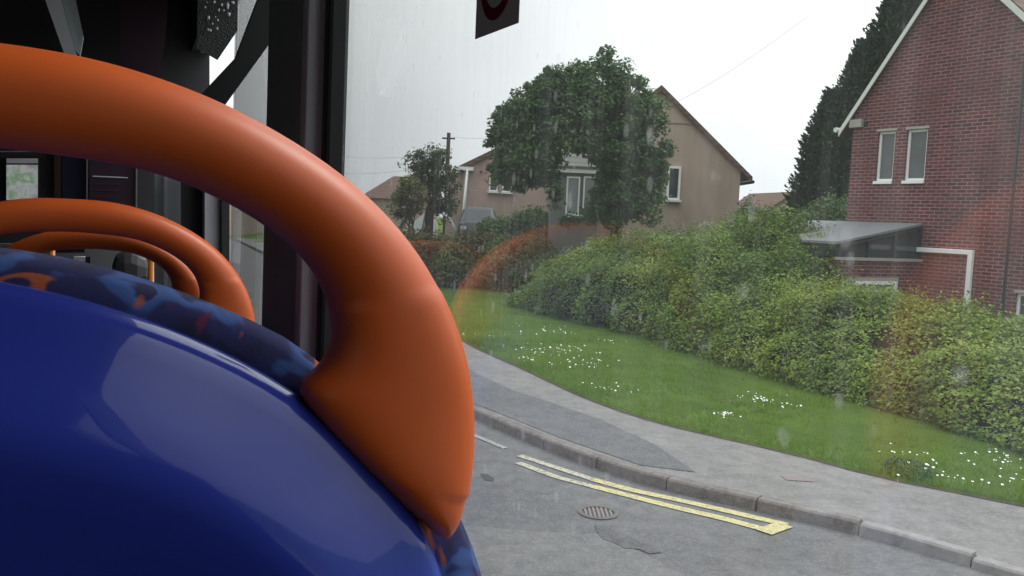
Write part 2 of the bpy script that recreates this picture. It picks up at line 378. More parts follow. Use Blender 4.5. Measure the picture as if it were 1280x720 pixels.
# ground sheet
xs = np.concatenate([np.linspace(-1500, -70, 8), np.linspace(-60, 70, 53), np.linspace(80, 1500, 8)])
ys = np.concatenate([np.linspace(-1200, -50, 7), np.linspace(-40, 28, 18), np.linspace(30, 42, 13), np.linspace(46, 100, 10), np.linspace(150, 2200, 10)])
mb = MB(); mb.add([(x, y, terr(x, y)) for y in ys for x in xs], [(j*len(xs)+i, j*len(xs)+i+1, (j+1)*len(xs)+i+1, (j+1)*len(xs)+i) for j in range(len(ys)-1) for i in range(len(xs)-1)], True)
setp(mb.build('ground', M['ground']), kind='structure')
K = resample(KERB, 160)
setp(strip(offs(K, .0), [p+Vector((-8.2, -7.0, 0)) for p in K], 0, 0).build('road', M['road']), kind='structure')
GR = resample(GRAS, 160)
# pavement (between kerb back and grass), then verge
Kb = offs(K, -.13)
_kd = Vector((kpts[5].x, kpts[5].y, 0)); _i = min(range(len(K)), key=lambda i: (K[i]-_kd).length); Ls = 0
pv = strip(offs(GR, -.02), Kb, .12, .12)
for i in range(_i, len(K)):
    if i > _i: Ls += (K[i]-K[i-1]).length
    dd = min(1, max(0, (Ls+.95)/1.6)); q_ = pv.v[len(K)+i]; pv.v[len(K)+i] = (q_[0], q_[1], .12-.058*dd)
setp(pv.build('pavement', M['path_light']), kind='structure')
far = offs(GR, -26)
vg = MB(); rows = [(-0.0, .116), (-.06, .15), (-.5, .16), (-3, .17), (-9, .2), (-16, .2), (-18, -.1)]
pr = [(offs(GR, d) if d > -.6 else [p-Vector((.8, .6, 0))*d*1.1 for p in GR], z) for d, z in rows]
for (a, za), (b, zb) in zip(pr, pr[1:]):
    s_ = strip(b, a, zb, za); vg.add(s_.v, s_.f, True)
setp(vg.build('grass_verge', M['ground']), kind='structure')
setp(strip(offs(GR, -.015), offs(GR, .045), .124, .124).build('verge_edge_soil', M['soil']), kind='structure')
# darker pavement patch
dk = [(560, 440), (594, 466), (640, 487), (672, 497), (750, 524), (820, 556), (870, 590), (800, 581), (700, 547), (590, 503), (560, 488)]
pm = MB(); pm.add([Vector((G(a, b, .126).x, G(a, b, .126).y, .126)) for a, b in dk], [tuple(range(len(dk)))[::-1]]); setp(pm.build('pavement_patch', M['path_dark']), kind='structure')
# kerb stones: lengths of 0.915 m with joints
def kerbrun():
    L = [0]
    for a, b in zip(KERB, KERB[1:]): L.append(L[-1]+(b-a).length)
    def at(s):
        j = max(0, min(len(L)-2, int(np.searchsorted(L, s))-1)); return KERB[j].lerp(KERB[j+1], (s-L[j])/(L[j+1]-L[j]))
    # arclength of start of dropped pale kerb
    best = min(range(len(KERB)), key=lambda i: (KERB[i]-Vector((kpts[5].x, kpts[5].y, 0))).length); sd = L[best]
    s = L[best]-40*.915; first = []; second = []
    while s < L[best]+9:
        mb = first if s < sd-.01 else second
        drop = 0 if s < sd-.01 else min(1, (s+.45-sd)/1.6)
        hj = random.uniform(-.004, .004); oj = random.uniform(-.006, .006)
        g = .012; pts = [at(s+g/2+(.915-g)*k/3) for k in range(4)]
        z1 = .125+hj-.055*drop
        rings = []
        for i, p in enumerate(pts):
            t = (pts[min(i+1, 3)]-pts[max(i-1, 0)]).normalized(); nn = Vector((t.y, -t.x, 0))
            prof = [(.012+oj, -.05), (.0+oj, z1-.02), (-.02+oj, z1-.003), (-.035+oj, z1), (-.128, z1), (-.128, -.05)]
            rings.append([p+nn*d+Vector((0, 0, z)) for d, z in prof])
        l_ = loft(rings); mb.append(l_)
        s += .915
    return first, second
ka, kb_ = kerbrun()
for grp, mt in ((ka, M['kerb']), (kb_, M['kerb_pale'])):
    mb = MB()
    for l_ in grp: mb.add(l_.v, l_.f, False)
    setp(mb.build('kerb', mt, bevel=.006), kind='structure')
# back-filled gap under the lowered kerb: pavement ramp is hidden by the stones
def line_px(pl, wdt, mat, name, label):
    c = catmull([G(a, b, 0) for a, b in pl], 6); c = [Vector((p.x, p.y, 0)) for p in c]
    s_ = strip(offs(c, -wdt/2), offs(c, wdt/2), .008, .008)
    return setp(s_.build(name, mat), kind='structure')
line_px([(649, 570), (695, 585), (741, 600)], .10, M['yellow_pale'], 'yellow_line', '')
line_px([(741, 600), (789, 613), (840, 624), (900, 637.5), (984, 657)], .115, M['yellow'], 'yellow_line', '')
line_px([(648, 579), (695, 596.5), (742, 609)], .10, M['yellow_pale'], 'yellow_line', '')
line_px([(742, 609), (789, 621), (840, 634), (900, 648), (957, 663)], .115, M['yellow'], 'yellow_line', '')
e1_, e2_ = G(980, 656.5, 0), G(953, 666, 0)
c = [Vector((e1_.x, e1_.y, 0)), Vector((e2_.x, e2_.y, 0))]
setp(strip(offs(c, -.09), offs(c, .07), .012, .012).build('yellow_line', M['yellow']), kind='structure')
line_px([(560, 532), (596, 546), (632, 561)], .08, M['white_faded'], 'white_line', '')
def patch(pl, z, mat, name):
    mb = MB(); mb.add([Vector((G(a, b, z).x, G(a, b, z).y, z)) for a, b in pl], [tuple(range(len(pl)))[::-1]]); return setp(mb.build(name, mat), kind='structure')
patch([(420, 645), (560, 655), (665, 664), (760, 668), (800, 690), (850, 715), (900, 760), (900, 900), (300, 900)], .004, M['road2'], 'road_patch')
patch([(744, 655), (758, 657), (770, 664), (786, 669), (800, 678), (812, 682), (828, 690), (812, 692), (798, 686), (780, 685), (768, 678), (754, 674), (746, 664)], .008, M['road_stain'], 'road_patch')
patch([(600, 592), (609, 592), (618, 598), (616, 602), (606, 600)], .004, M['patch_dark'], 'road_patch')
patch([(975, 594), (1010, 597), (1018, 602), (984, 600)], .126, M['rust'], 'pavement_cover')
# drain gully
gc = [G(720, 636, 0), G(742, 634, 0), G(772, 643, 0), G(764, 650, 0), G(735, 649, 0)]
a0 = G(728, 638, 0); a1 = G(768, 645, 0); ax = (a1-a0)*.5; ax.z = 0; ct = (a0+a1)*.5; ay = Vector((-ax.y, ax.x, 0)).normalized()*.2
dr = empty('drain_grate', (ct.x, ct.y, 0), 'sunken iron drain grate in the road beside the double yellow lines', 'drain')
def disc_ring(c, r0_, r1_, z0_, z1_, n=36):
    mb = MB(); vs = []
    for k in range(n):
        q = 2*math.pi*k/n; 
        for rr, z in ((r0_, z0_), (r0_, z1_), (r1_, z1_*.85), (r1_, z0_)): vs.append((c.x+rr*math.cos(q), c.y+rr*math.sin(q), z))
    mb.add(vs, [(4*k+j, 4*k+(j+1) % 4, 4*((k+1) % n)+(j+1) % 4, 4*((k+1) % n)+j) for k in range(n) for j in range(4)]); return mb
disc_ring(ct, .145, .185, .001, .014).build('frame', M['iron'], dr)
mb = MB()
for i in range(-3, 4):
    x = i*.038; hl = math.sqrt(max(0, .143**2-x*x)); mb.box((ct.x+x, ct.y, .0075), (.010, 0, 0), (0, hl, 0), (0, 0, .003))
mb.build('bars', M['rust'], dr)
mb = MB(); mb.add([(ct.x+.15*math.cos(k*math.pi/12), ct.y+.15*math.sin(k*math.pi/12), .003) for k in range(24)], [tuple(range(24))]); mb.build('pit', M['black'], dr)

# ---------------------------------------------------------------- foliage
def quads(P, N, U, size, asp=.55, fold=.0):
    """P centres, N normals, U up direction; diamond leaf"""
    n = len(P); S = size[:, None]
    T = np.cross(N, U); T /= np.linalg.norm(T, axis=1, keepdims=True)+1e-9; B = np.cross(T, N)
    a = P-B*S; b = P+T*S*asp+N*S*.12; c = P+B*S; d = P-T*S*asp+N*S*.12
    V = np.stack([a, b, c, d], 1).reshape(-1, 3); return V
def quadmesh(name, V, mat, parent=None, label=None, k=4):
    n = len(V)//k; me = bpy.data.meshes.new(name); me.vertices.add(len(V)); me.vertices.foreach_set('co', V.astype(np.float32).ravel())
    me.loops.add(n*k); me.loops.foreach_set('vertex_index', np.arange(n*k, dtype=np.int32))
    me.polygons.add(n); me.polygons.foreach_set('loop_start', np.arange(0, n*k, k, dtype=np.int32)); 
    me.update(calc_edges=True); me.validate(); return link(name, me, mat, parent)
def rdir(n):
    v = rng.normal(size=(n, 3)); return v/np.linalg.norm(v, axis=1, keepdims=True)
def noise3(P, s, seed=0):
    a = np.zeros(len(P)); r2 = np.random.default_rng(seed)
    for k in range(7):
        q = r2.normal(size=3)*s*(1+.5*k); a += np.sin(P@q+r2.uniform(0, 6.28))/(1+.4*k)
    return a/3
def lumps_mesh(name, lumps, dens, lsize, mat, label, cat, group=None, spray=.12, core=True, zg=.1, up=.5):
    """lumps: (cx,cy,cz,rx,ry,rz). One plant mass: leaves part + dark stems part"""
    dens *= 1.7; lsize *= .76
    cx = np.array(lumps); base = (float(cx[:, 0].mean()), float(cx[:, 1].mean()), zg)
    root = empty(name, base, label, cat, group)
    allP = []; allN = []
    for i, L in enumerate(lumps):
        c = np.array(L[:3]); r = np.array(L[3:]); area = 4*math.pi*((r[0]*r[1])**1.6/3+(r[0]*r[2])**1.6/3+(r[1]*r[2])**1.6/3)**(1/1.6)
        n = int(area*dens); d = rdir(n); p = c+d*r*(1+rng.normal(size=(n, 1))*spray*.6-.05)
        nn = d/r; nn /= np.linalg.norm(nn, axis=1, keepdims=True)
        am = min(1, float(r.min()))
        p += am*nn*(noise3(p, 1.5, 5)*.26)[:, None]+am*nn*(noise3(p, 4.0, 9)*.14)[:, None]+am*nn*(noise3(p, 9.0, 19)*.06)[:, None]
        keep = p[:, 2] > zg-.02
        for j, Q in enumerate(lumps):
            if j == i: continue
            q = (p-np.array(Q[:3]))/(np.array(Q[3:])*.86); keep &= (q**2).sum(1) > 1
        keep &= (noise3(p, 6, 21) > -.8) | (rng.random(n) < .5)
        allP.append(p[keep]); allN.append(nn[keep])
    P = np.concatenate(allP); N = np.concatenate(allN); n = len(P)
    # sprigs sticking out
    k = int(n*.10); idx = rng.integers(0, n, k); P = np.concatenate([P, P[idx]+N[idx]*rng.uniform(.02, .28, (k, 1))+rng.normal(size=(k, 3))*.04]); N = np.concatenate([N, N[idx]])
    n = len(P); nn = N*.9+rng.normal(size=(n, 3))*.55+np.array([0, 0, up]); nn /= np.linalg.norm(nn, axis=1, keepdims=True)
    V = quads(P, nn, rdir(n), lsize*rng.uniform(.55, 1.35, n), .6)
    quadmesh('leaves', V, mat, root)
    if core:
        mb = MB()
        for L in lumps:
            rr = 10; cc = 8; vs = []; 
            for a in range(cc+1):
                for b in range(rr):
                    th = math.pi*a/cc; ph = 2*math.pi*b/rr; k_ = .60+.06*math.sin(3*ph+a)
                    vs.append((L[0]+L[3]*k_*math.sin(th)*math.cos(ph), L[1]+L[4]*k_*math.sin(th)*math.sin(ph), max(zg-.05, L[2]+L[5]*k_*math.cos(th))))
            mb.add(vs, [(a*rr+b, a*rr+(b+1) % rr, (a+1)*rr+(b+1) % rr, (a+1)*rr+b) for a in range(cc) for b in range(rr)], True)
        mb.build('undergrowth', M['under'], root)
    return root
def lump_px(px, ytop, y, rx, ry, zg=.1):
    t = D(px, ytop, y); h = max(.4, t.z-zg); return (t.x, t.y, zg+h*.42, rx, ry, h*.58)

# near bramble bank on the right
fr = [(850, 441), (870, 441), (920, 455), (1000, 480), (1075, 500), (1150, 522), (1215, 542), (1280, 562), (1360, 590), (1450, 625)]
tp = [(850, 352), (920, 348), (1000, 350), (1045, 362), (1090, 382), (1130, 385), (1200, 401), (1280, 424), (1360, 452), (1450, 480)]
def itp(T, x): return float(np.interp(x, [a for a, _ in T], [b for _, b in T]))
L = []
for px in range(864, 1460, 30):
    f0 = G(px, itp(fr, px), .15); dv = Vector((f0.x, f0.y, 0)).normalized(); 
    for row, (off, hk, rad) in enumerate(((.30, .22, .5), (.75, .5, .75), (1.3, .7, .85), (2.0, .88, .95), (2.8, 1.0, .95), (3.6, .98, .95))):
        j = random.uniform(-.15, .15); p = f0+dv*(off+j); yb = f0.y+dv.y*2.6
        ztop = D(px, itp(tp, px), yb).z
        h = max(.35, ztop*hk*random.uniform(.86, 1.08)); r = rad*random.uniform(.8, 1.15)
        L.append((p.x, p.y, .1+h*.38, r, r, h*.6))
lumps_mesh('bramble_bank', L, 560, .042, M['leaf_bramble'], 'long low bank of green brambles along the verge below the brick house', 'hedge', up=.6)
# taller shrub clump left of the house
L = [lump_px(*a) for a in [(878, 300, 19.5, 1.0, 1.0), (905, 285, 20.3, .95, 1.0), (935, 268, 20.5, .95, .9), (965, 259, 20.0, .95, .95), (998, 268, 19.6, .9, .9), (1018, 290, 18.8, .75, .8), (905, 330, 18.4, .9, .9), (950, 315, 18.3, .9, .9), (990, 310, 18.0, .8, .8), (868, 350, 18.3, .7, .8), (1030, 325, 17.8, .55, .6), (925, 368, 17.2, .8, .7), (970, 345, 17.2, .8, .8), (885, 390, 17.6, .6, .6)]]
lumps_mesh('shrub', L, 460, .047, M['leaf_shrub'], 'tall dense green shrub left of the brick house, rising above the brambles', 'shrub')
# mid hedge
L = [lump_px(*a) for a in [(668, 362, 24.9, .75, .8), (690, 348, 24.0, .8, .9), (715, 335, 23.3, .9, .9), (745, 325, 22.6, .9, .9), (775, 318, 21.8, .9, .9), (805, 322, 21.0, .9, .9), (838, 330, 20.2, .85, .9), (860, 345, 19.3, .7, .8), (700, 322, 26.2, .8, 1.0), (738, 304, 25.6, .95, 1.1), (770, 290, 25.0, 1.0, 1.1), (805, 288, 24.0, 1.0, 1.1), (840, 291, 23.0, .95, 1.0), (870, 295, 22.0, .9, .9), (690, 378, 23.2, .5, .5), (800, 368, 20.0, .7, .6), (760, 362, 21.2, .7, .6), (725, 360, 22.2, .6, .6), (840, 385, 18.8, .6, .5)]]
lumps_mesh('hedge', L, 420, .046, M['leaf_purple'], 'overgrown mixed hedge below the big tree at the back of the verge', 'hedge', 'hedges round the front gardens')
# far left hedge
L = [lump_px(px, 291+random.uniform(-3, 4)+ (px-520)*.01, 32.0+random.uniform(-.3, .3)-(px-520)*.012, 1.0, .8) for px in range(440, 680, 20)]
lumps_mesh('hedge', L, 230, .075, M['leaf_brown'], 'brownish green garden hedge in front of the two small trees and the white tent', 'hedge', 'hedges round the front gardens')
# garden shrubs behind
L = [lump_px(a, b, 36.0, .75, .7, 1.3) for a, b in ((618, 275), (634, 268), (652, 263), (672, 262), (690, 268))]
lumps_mesh('shrub', L, 240, .085, M['leaf_pale'], 'pale green garden shrub in front of the pinkish house', 'shrub', zg=1.3)
L = [lump_px(a, b, 25.5, .7, .7) for a, b in ((1018, 252), (1034, 250), (1050, 256))]
lumps_mesh('shrub', L, 280, .06, M['leaf_pale'], 'rounded clipped shrub between the conifers and the porch roof', 'shrub')
L = [lump_px(a, b, 33.0, r, r, 0) for a, b, r in ((936, 248, .5), (950, 258, .7), (968, 262, .7), (984, 258, .6))]
lumps_mesh('shrub', L, 220, .07, M['leaf_tree'], 'dark leafy shrub beside the right corner of the tan house', 'shrub', zg=0)

def limb(p, q, r1, r2, sag=.1, n=5):
    p = Vector(p); q = Vector(q); mid = (p+q)/2+Vector((random.uniform(-1, 1), random.uniform(-1, 1), .6))*sag*(q-p).length
    pts = [(p*(1-t)**2+mid*2*t*(1-t)+q*t*t) for t in [i/n for i in range(n+1)]]
    return pts, [r1+(r2-r1)*i/n for i in range(n+1)]
def tree(name, base, blobs, ncl, nleaf, ls, clr, mat, label, cat, group=None, tr=.16, fork=.35, gap=None, stems=1, hang=.3):
    root = empty(name, base, label, cat, group); b = Vector(base); P = []
    cs = []
    W = np.array([q[3]*q[4]*q[5] for q in blobs]); W = W/W.sum()
    for i in range(ncl):
        q = blobs[rng.choice(len(blobs), p=W)]
        d = rdir(1)[0]*rng.uniform(.35, 1.0)**.5; c = np.array(q[:3])+d*np.array(q[3:])
        if gap is not None:
            x, y = proj(Vector(c))
            if gap[0] < x < gap[2] and gap[1] < y < gap[3]: continue
        cs.append(c)
    cs = np.array(cs)
    mb = MB(); top = Vector(cs.mean(0))
    def ingap(pts):
        if gap is None: return False
        for p_ in pts:
            x, y = proj(p_)
            if gap[0]-8 < x < gap[2]+6 and gap[1]-10 < y < gap[3]+20: return True
        return False
    for s in range(stems):
        bb = b+Vector((random.uniform(-1, 1), random.uniform(-1, 1), 0))*(.0 if stems == 1 else .45)
        ln_ = .25 if gap else 1.0; fk = bb.lerp(Vector((bb.x+(top.x-bb.x)*ln_, bb.y+(top.y-bb.y)*ln_, top.z)), fork); pts, rr = limb(bb-Vector((0, 0, .2)), fk, tr, tr*.75, .03); mb.tube(pts, rr, 9)
        tt = []
        for i in range(22 if stems == 1 else 4):
            q = cs[rng.integers(len(cs))]; t_ = fk.lerp(Vector(q), .75); pts, rr = limb(fk, t_, tr*.3, tr*.08, .1)
            if ingap(pts): continue
            mb.tube(pts, rr, 7); tt += pts[2:]
        for i in range(45 if stems == 1 else 16):
            if not tt: break
            q = Vector(cs[rng.integers(len(cs))]); o = min(tt, key=lambda v: (v-q).length); pts, rr = limb(o, q, tr*.09, .006, .1, 3)
            if ingap(pts): continue
            mb.tube(pts, rr, 5, False)
    mb.build('trunk', M['bark'], root)
    n = nleaf*len(cs); ci = np.repeat(np.arange(len(cs)), nleaf); rad = clr*rng.uniform(.5, 1.4, len(cs))
    d = rdir(n)*(rng.random((n, 1))**.45); P = cs[ci]+d*rad[ci][:, None]*np.array([1, 1, .75])
    nn = d*.5+rng.normal(size=(n, 3))*.5+np.array([0, 0, .5]); nn /= np.linalg.norm(nn, axis=1, keepdims=True)
    V = quads(P, nn, rdir(n)-np.array([0, 0, hang]), ls*rng.uniform(.6, 1.35, n), .6)
    quadmesh('crown', V, mat, root); return root
def blob(px, py, y, rp, ry=None, rz=None):
    c = D(px, py, y); r = rp*y/FPX; return (c.x, c.y, c.z, r, ry or r, (rz or rp)*y/FPX)
bigb = [blob(662, 150, 29.5, 34), blob(700, 122, 30, 38), blob(752, 112, 30.5, 36), blob(766, 82, 30.3, 20), blob(790, 92, 30.3, 13), blob(718, 96, 30.3, 18), blob(682, 108, 30, 16), blob(796, 150, 30.5, 34), blob(645, 186, 29.5, 34, rz=30), blob(705, 175, 29.5, 50), blob(765, 185, 30, 48), blob(800, 215, 30.3, 30, rz=40), blob(672, 212, 30, 30, rz=20), blob(775, 245, 30, 36, rz=36), blob(622, 172, 29.6, 14), blob(690, 142, 30, 46), blob(784, 126, 30.4, 30), blob(652, 165, 29.6, 36), blob(640, 150, 29.6, 22), blob(812, 130, 30.5, 18), blob(800, 268, 30.2, 22, rz=14), blob(632, 214, 29.6, 22, rz=18), blob(650, 205, 29.3, 36, rz=34), blob(760, 222, 30.8, 46, rz=60), blob(805, 190, 30.3, 32, rz=46), blob(720, 150, 30.5, 60), blob(715, 250, 31.4, 30, rz=30), blob(808, 255, 30.2, 22, rz=26)]
tb = D(772, 330, 30.6); tree('broadleaf_tree', (tb.x, tb.y, 0.1), bigb, 1080, 115, .066, .34, M['leaf_tree'], 'large round-headed dark green tree standing before the tan house', 'tree', tr=.24, fork=.72, gap=(697, 186, 743, 262))
tb = D(536, 300, 36.5); tree('garden_tree', (tb.x-.2, tb.y, 1.3), [blob(526, 205, 36, 17), blob(545, 196, 36, 15), blob(554, 232, 36.3, 17, rz=36), blob(517, 226, 36, 15, rz=16), blob(556, 262, 36.3, 14, rz=18), blob(536, 215, 36, 20)], 120, 60, .06, .34, M['leaf_small'], 'small airy garden tree with several thin dark stems beside the white downpipe', 'tree', 'small garden trees', tr=.11, fork=.6, stems=4, hang=.6)
tb = D(512, 300, 34); tree('garden_tree', (tb.x, tb.y, 1.0), [blob(512, 245, 34, 16, rz=22), blob(500, 262, 34, 12, rz=10)], 34, 75, .06, .32, M['leaf_brown'], 'low bushy yellow green tree left of the thin stemmed tree', 'tree', 'small garden trees', tr=.09, fork=.5, stems=2, hang=.6)
def conifer(px, ytop, y, rb, label):
    t = D(px, ytop, y); H = t.z; base = (t.x, t.y, -.02); root = empty('conifer', base, label, 'conifer', 'conifers behind the brick house')
    mb = MB(); mb.tube([(t.x, t.y, -.1), (t.x, t.y, H*.5), (t.x, t.y, H*.97)], [.2, .12, .02], 8); mb.build('trunk', M['bark'], root)
    ns = 2600; z = rng.random(ns)**.9; a = rng.uniform(0, 6.283, ns); prof = rb*np.minimum(1, (1-z)*2.3+.03)**.7
    lob = 1+.16*np.sin(a*5+z*9)+.1*np.sin(a*3-z*17)+rng.normal(size=ns)*.07
    rr = prof*lob; k = 34; n = ns*k
    c = np.stack([t.x+np.cos(a)*rr, t.y+np.sin(a)*rr, z*H], 1); inn = np.stack([np.cos(a), np.sin(a), np.full(ns, .9)], 1)
    # each spray: leaves strewn along an upswept twig
    ss = rng.random((ns, k, 1)); ln = rng.uniform(.35, .8, (ns, 1, 1)); P = c[:, None, :]+inn[:, None, :]*(ss-.75)*ln+rng.normal(size=(ns, k, 3))*.07*(1.1-ss)
    P = P.reshape(-1, 3); U = np.repeat(inn, k, 0)+rng.normal(size=(n, 3))*.35
    V = quads(P, rdir(n), U, .085*rng.uniform(.5, 1.3, n), .35); V = V[:]; quadmesh('crown', V, M['leaf_conifer'], root)
conifer(1043, 112, 31, 1.0, 'shortest dark conifer, left of the brick house gable')
conifer(1082, 52, 31.5, 1.15, 'middle dark conifer rising behind the white gable edge')
conifer(1132, -40, 32.5, 1.6, 'tallest dark conifer behind the roof slope of the brick house')
conifer(1195, -60, 34.5, 2.2, 'dark conifer furthest right behind the brick house roof')

# grass blades on the verge
n = 210000; ii = rng.integers(0, len(GR)-1, n*2); 
GA = np.array([p[:] for p in GR]); T = np.gradient(GA, axis=0); T /= np.linalg.norm(T, axis=1, keepdims=True); NN = np.stack([-T[:, 1], T[:, 0], T[:, 2]*0], 1)
u = rng.random(n*2)[:, None]; P = GA[ii]*(1-u)+GA[ii+1]*u; off = rng.random(n*2)**1.15*9.0; P = P+NN[ii]*off[:, None]
keep = (P[:, 1] > 6.5) & (P[:, 1] < 36) & (P[:, 0] < 9); 
keep &= rng.random(n*2) < np.clip((16/np.maximum(P[:, 1], 8))**1.3, 0, 1)
P = P[keep][:n]; n = len(P); P[:, 2] = .15
clump = noise3(P, .9, 3); h = rng.uniform(.02, .065, n)*(1+.7*clump+.5*noise3(P, 5.0, 8))*np.where(off[keep][:n] < .12, 1.2, 1)
a = rng.uniform(0, 6.283, n); wv = np.stack([np.cos(a), np.sin(a), 0*a], 1)*(.006+.004*rng.random(n))[:, None]
ln = rng.normal(size=(n, 3))*.3*h[:, None]; ln[:, 2] = h
V = np.stack([P-wv, P+wv, P+ln], 1).reshape(-1, 3); g = quadmesh('grass', V, M['grass'], None, k=3); setp(g, 'short green grass growing over the verge', 'grass', kind='stuff')
# daisies
dz = [(672, 410, 10, .5), (700, 418, 12, .35), (722, 438, 12, .4), (740, 452, 14, .35), (668, 437, 22, .5), (698, 441, 22, .35), (725, 457, 20, .35), (758, 488, 14, .25), (604, 420, 12, .4), (958, 503, 34, .26), (910, 522, 18, .12), (765, 428, 8, .3), (1130, 570, 12, .2), (1200, 600, 16, .3), (1252, 578, 30, .25), (1275, 602, 12, .2), (1160, 583, 6, .3), (655, 452, 10, .3)]
mb = MB()
for i, (px, py, k, sp) in enumerate(dz):
    c = G(px, py, .16)
    for j in range(int(k*.95)):
        x = c.x+random.gauss(0, sp*.6)*random.choice((1, 1, 2)); y = c.y+random.gauss(0, sp*.8); z = .16+random.uniform(.03, .06); r = random.uniform(.006, .017)*(1+.012*c.y)
        tl = Vector((random.uniform(-.3, .3), random.uniform(-.7, -.1), 1)).normalized(); a_ = tl.cross(Vector((1, 0, 0))).normalized(); b_ = tl.cross(a_)
        vs = []
        for q in range(12): 
            rr = r if q % 2 == 0 else r*.72; vs.append(Vector((x, y, z))+(a_*math.cos(q*math.pi/6)+b_*math.sin(q*math.pi/6))*rr)
        mb.add(vs, [tuple(range(12))]); 
        s0 = Vector((x, y, .13)); s1 = Vector((x, y, z-.002)); mb.add([s0-Vector((.002, 0, 0)), s0+Vector((.002, 0, 0)), s1], [(0, 1, 2)])
setp(mb.build('daisies', M['petal']), 'small white daisies scattered in clusters through the verge grass', 'daisies', kind='stuff')
L = [lump_px(1135, 573, G(1135, 592, .15).y, .22, .2, .15), lump_px(1150, 580, G(1150, 597, .15).y, .16, .16, .15), lump_px(1120, 580, G(1120, 590, .15).y, .14, .15, .15)]
lumps_mesh('weed_clump', [(a, b, .17, r1, r2, .13) for a, b, c, r1, r2, r3 in L], 900, .022, M['weed'], 'low dark bluish green weed clump at the pavement edge of the verge', 'weed', core=False, zg=.14)

# ---------------------------------------------------------------- brick house on the right
E1 = Vector((.517, -.856, 0)); EN = Vector((-.856, -.517, 0)); HC = Vector((.3745*20.6, 20.6, 0)); EN.normalize(); E1.normalize()
def HW(px, py, off=0.0):
    d = ray(px, py); o = HC+EN*off; t = (o-CP).dot(EN)/d.dot(EN); p = CP+d*t; return ((p-o).dot(E1), p.z)
def hw(s, z, off=0.0): return HC+E1*s+EN*off+Vector((0, 0, z))
ec_s, ec_z = HW(1054, 166); ap_s, ap_z = HW(1200, -54)
_a = HW(1163, 0); sL = (_a[1]-ec_z)/(_a[0]-ec_s); _b = HW(1258, 0); _c = HW(1280, 20); sR = (_c[1]-_b[1])/(_c[0]-_b[0])
# left rake runs from the eave corner, right rake through its two visible points
ap_s = (_b[1]-sR*_b[0]-ec_z+sL*ec_s)/(sL-sR); ap_z = ec_z+sL*(ap_s-ec_s); ec_z = ap_z-sL*ap_s
HWD = ap_s+(ap_z-ec_z)/(-sR); print('rakes', sL, sR, ap_s, ap_z, HWD)
house = empty('brick_house', HC, 'red brick house with white-edged gable, two narrow windows and white waste pipe', 'house')
def uvwall(mb, name, mat, parent):
    o = mb.build(name, mat, parent); me = o.data; uv = me.uv_layers.new(name='UVMap')
    for p in me.polygons:
        nrm = p.normal; t = Vector((-nrm.y, nrm.x, 0)); 
        if t.length < .1: t = Vector((1, 0, 0))
        t.normalize()
        for li in p.loop_indices:
            co_ = me.vertices[me.loops[li].vertex_index].co; uv.data[li].uv = (co_.dot(t)+50, co_.z+10)
    return o
# wall of the gable with real openings: build as cells
wins = []
for (x0, y0, x1, y1) in ((1098, 163, 1115, 227), (1134, 160, 1155, 227)):
    s0, z1 = HW(x0, y0+2); s1, z0 = HW(x1, y1-1); wins.append([s0, s1, z0, z1])
zz0 = (wins[0][2]+wins[1][2])/2; zz1 = (wins[0][3]+wins[1][3])/2
for q in wins: q[2] = zz0; q[3] = zz1
s0, z1 = HW(1270, 366); s1, _ = HW(1330, 366); wins.append([s0, s1, .9, z1])
print('wins', wins, 'eave', ec_z, 'apex', ap_s, ap_z)
mb = MB()
ss = sorted({0, HWD, *[q[0] for q in wins], *[q[1] for q in wins]}); zs = sorted({-.1, ec_z, *[q[2] for q in wins], *[q[3] for q in wins]})
for i in range(len(ss)-1):
    for j in range(len(zs)-1):
        a, b, c_, d_ = ss[i], ss[i+1], zs[j], zs[j+1]
        if any(a >= q[0]-1e-5 and b <= q[1]+1e-5 and c_ >= q[2]-1e-5 and d_ <= q[3]+1e-5 for q in wins): continue
        mb.add([hw(a, c_), hw(b, c_), hw(b, d_), hw(a, d_)], [(0, 1, 2, 3)])
mb.add([hw(0, ec_z), hw(HWD, ec_z), hw(ap_s, ap_z)], [(0, 1, 2)])
DEP = 8.5
mb.add([hw(0, -.1, 0), hw(0, -.1, -DEP), hw(0, ec_z, -DEP), hw(0, ec_z, 0)], [(0, 3, 2, 1)][::-1])
mb.add([hw(HWD, -.1, 0), hw(HWD, -.1, -DEP), hw(HWD, ec_z, -DEP), hw(HWD, ec_z, 0)], [(0, 1, 2, 3)])
mb.add([hw(0, -.1, -DEP), hw(HWD, -.1, -DEP), hw(HWD, ec_z, -DEP), hw(ap_s, ap_z, -DEP), hw(0, ec_z, -DEP)], [(0, 1, 2, 3, 4)])
for q in wins:   # reveals
    for a, b in (((q[0], q[2]), (q[0], q[3])), ((q[0], q[3]), (q[1], q[3])), ((q[1], q[3]), (q[1], q[2])), ((q[1], q[2]), (q[0], q[2]))):
        mb.add([hw(*a), hw(*b), hw(*b, -.16), hw(*a, -.16)], [(0, 1, 2, 3)])
uvwall(mb, 'wall', M['brick'], house)
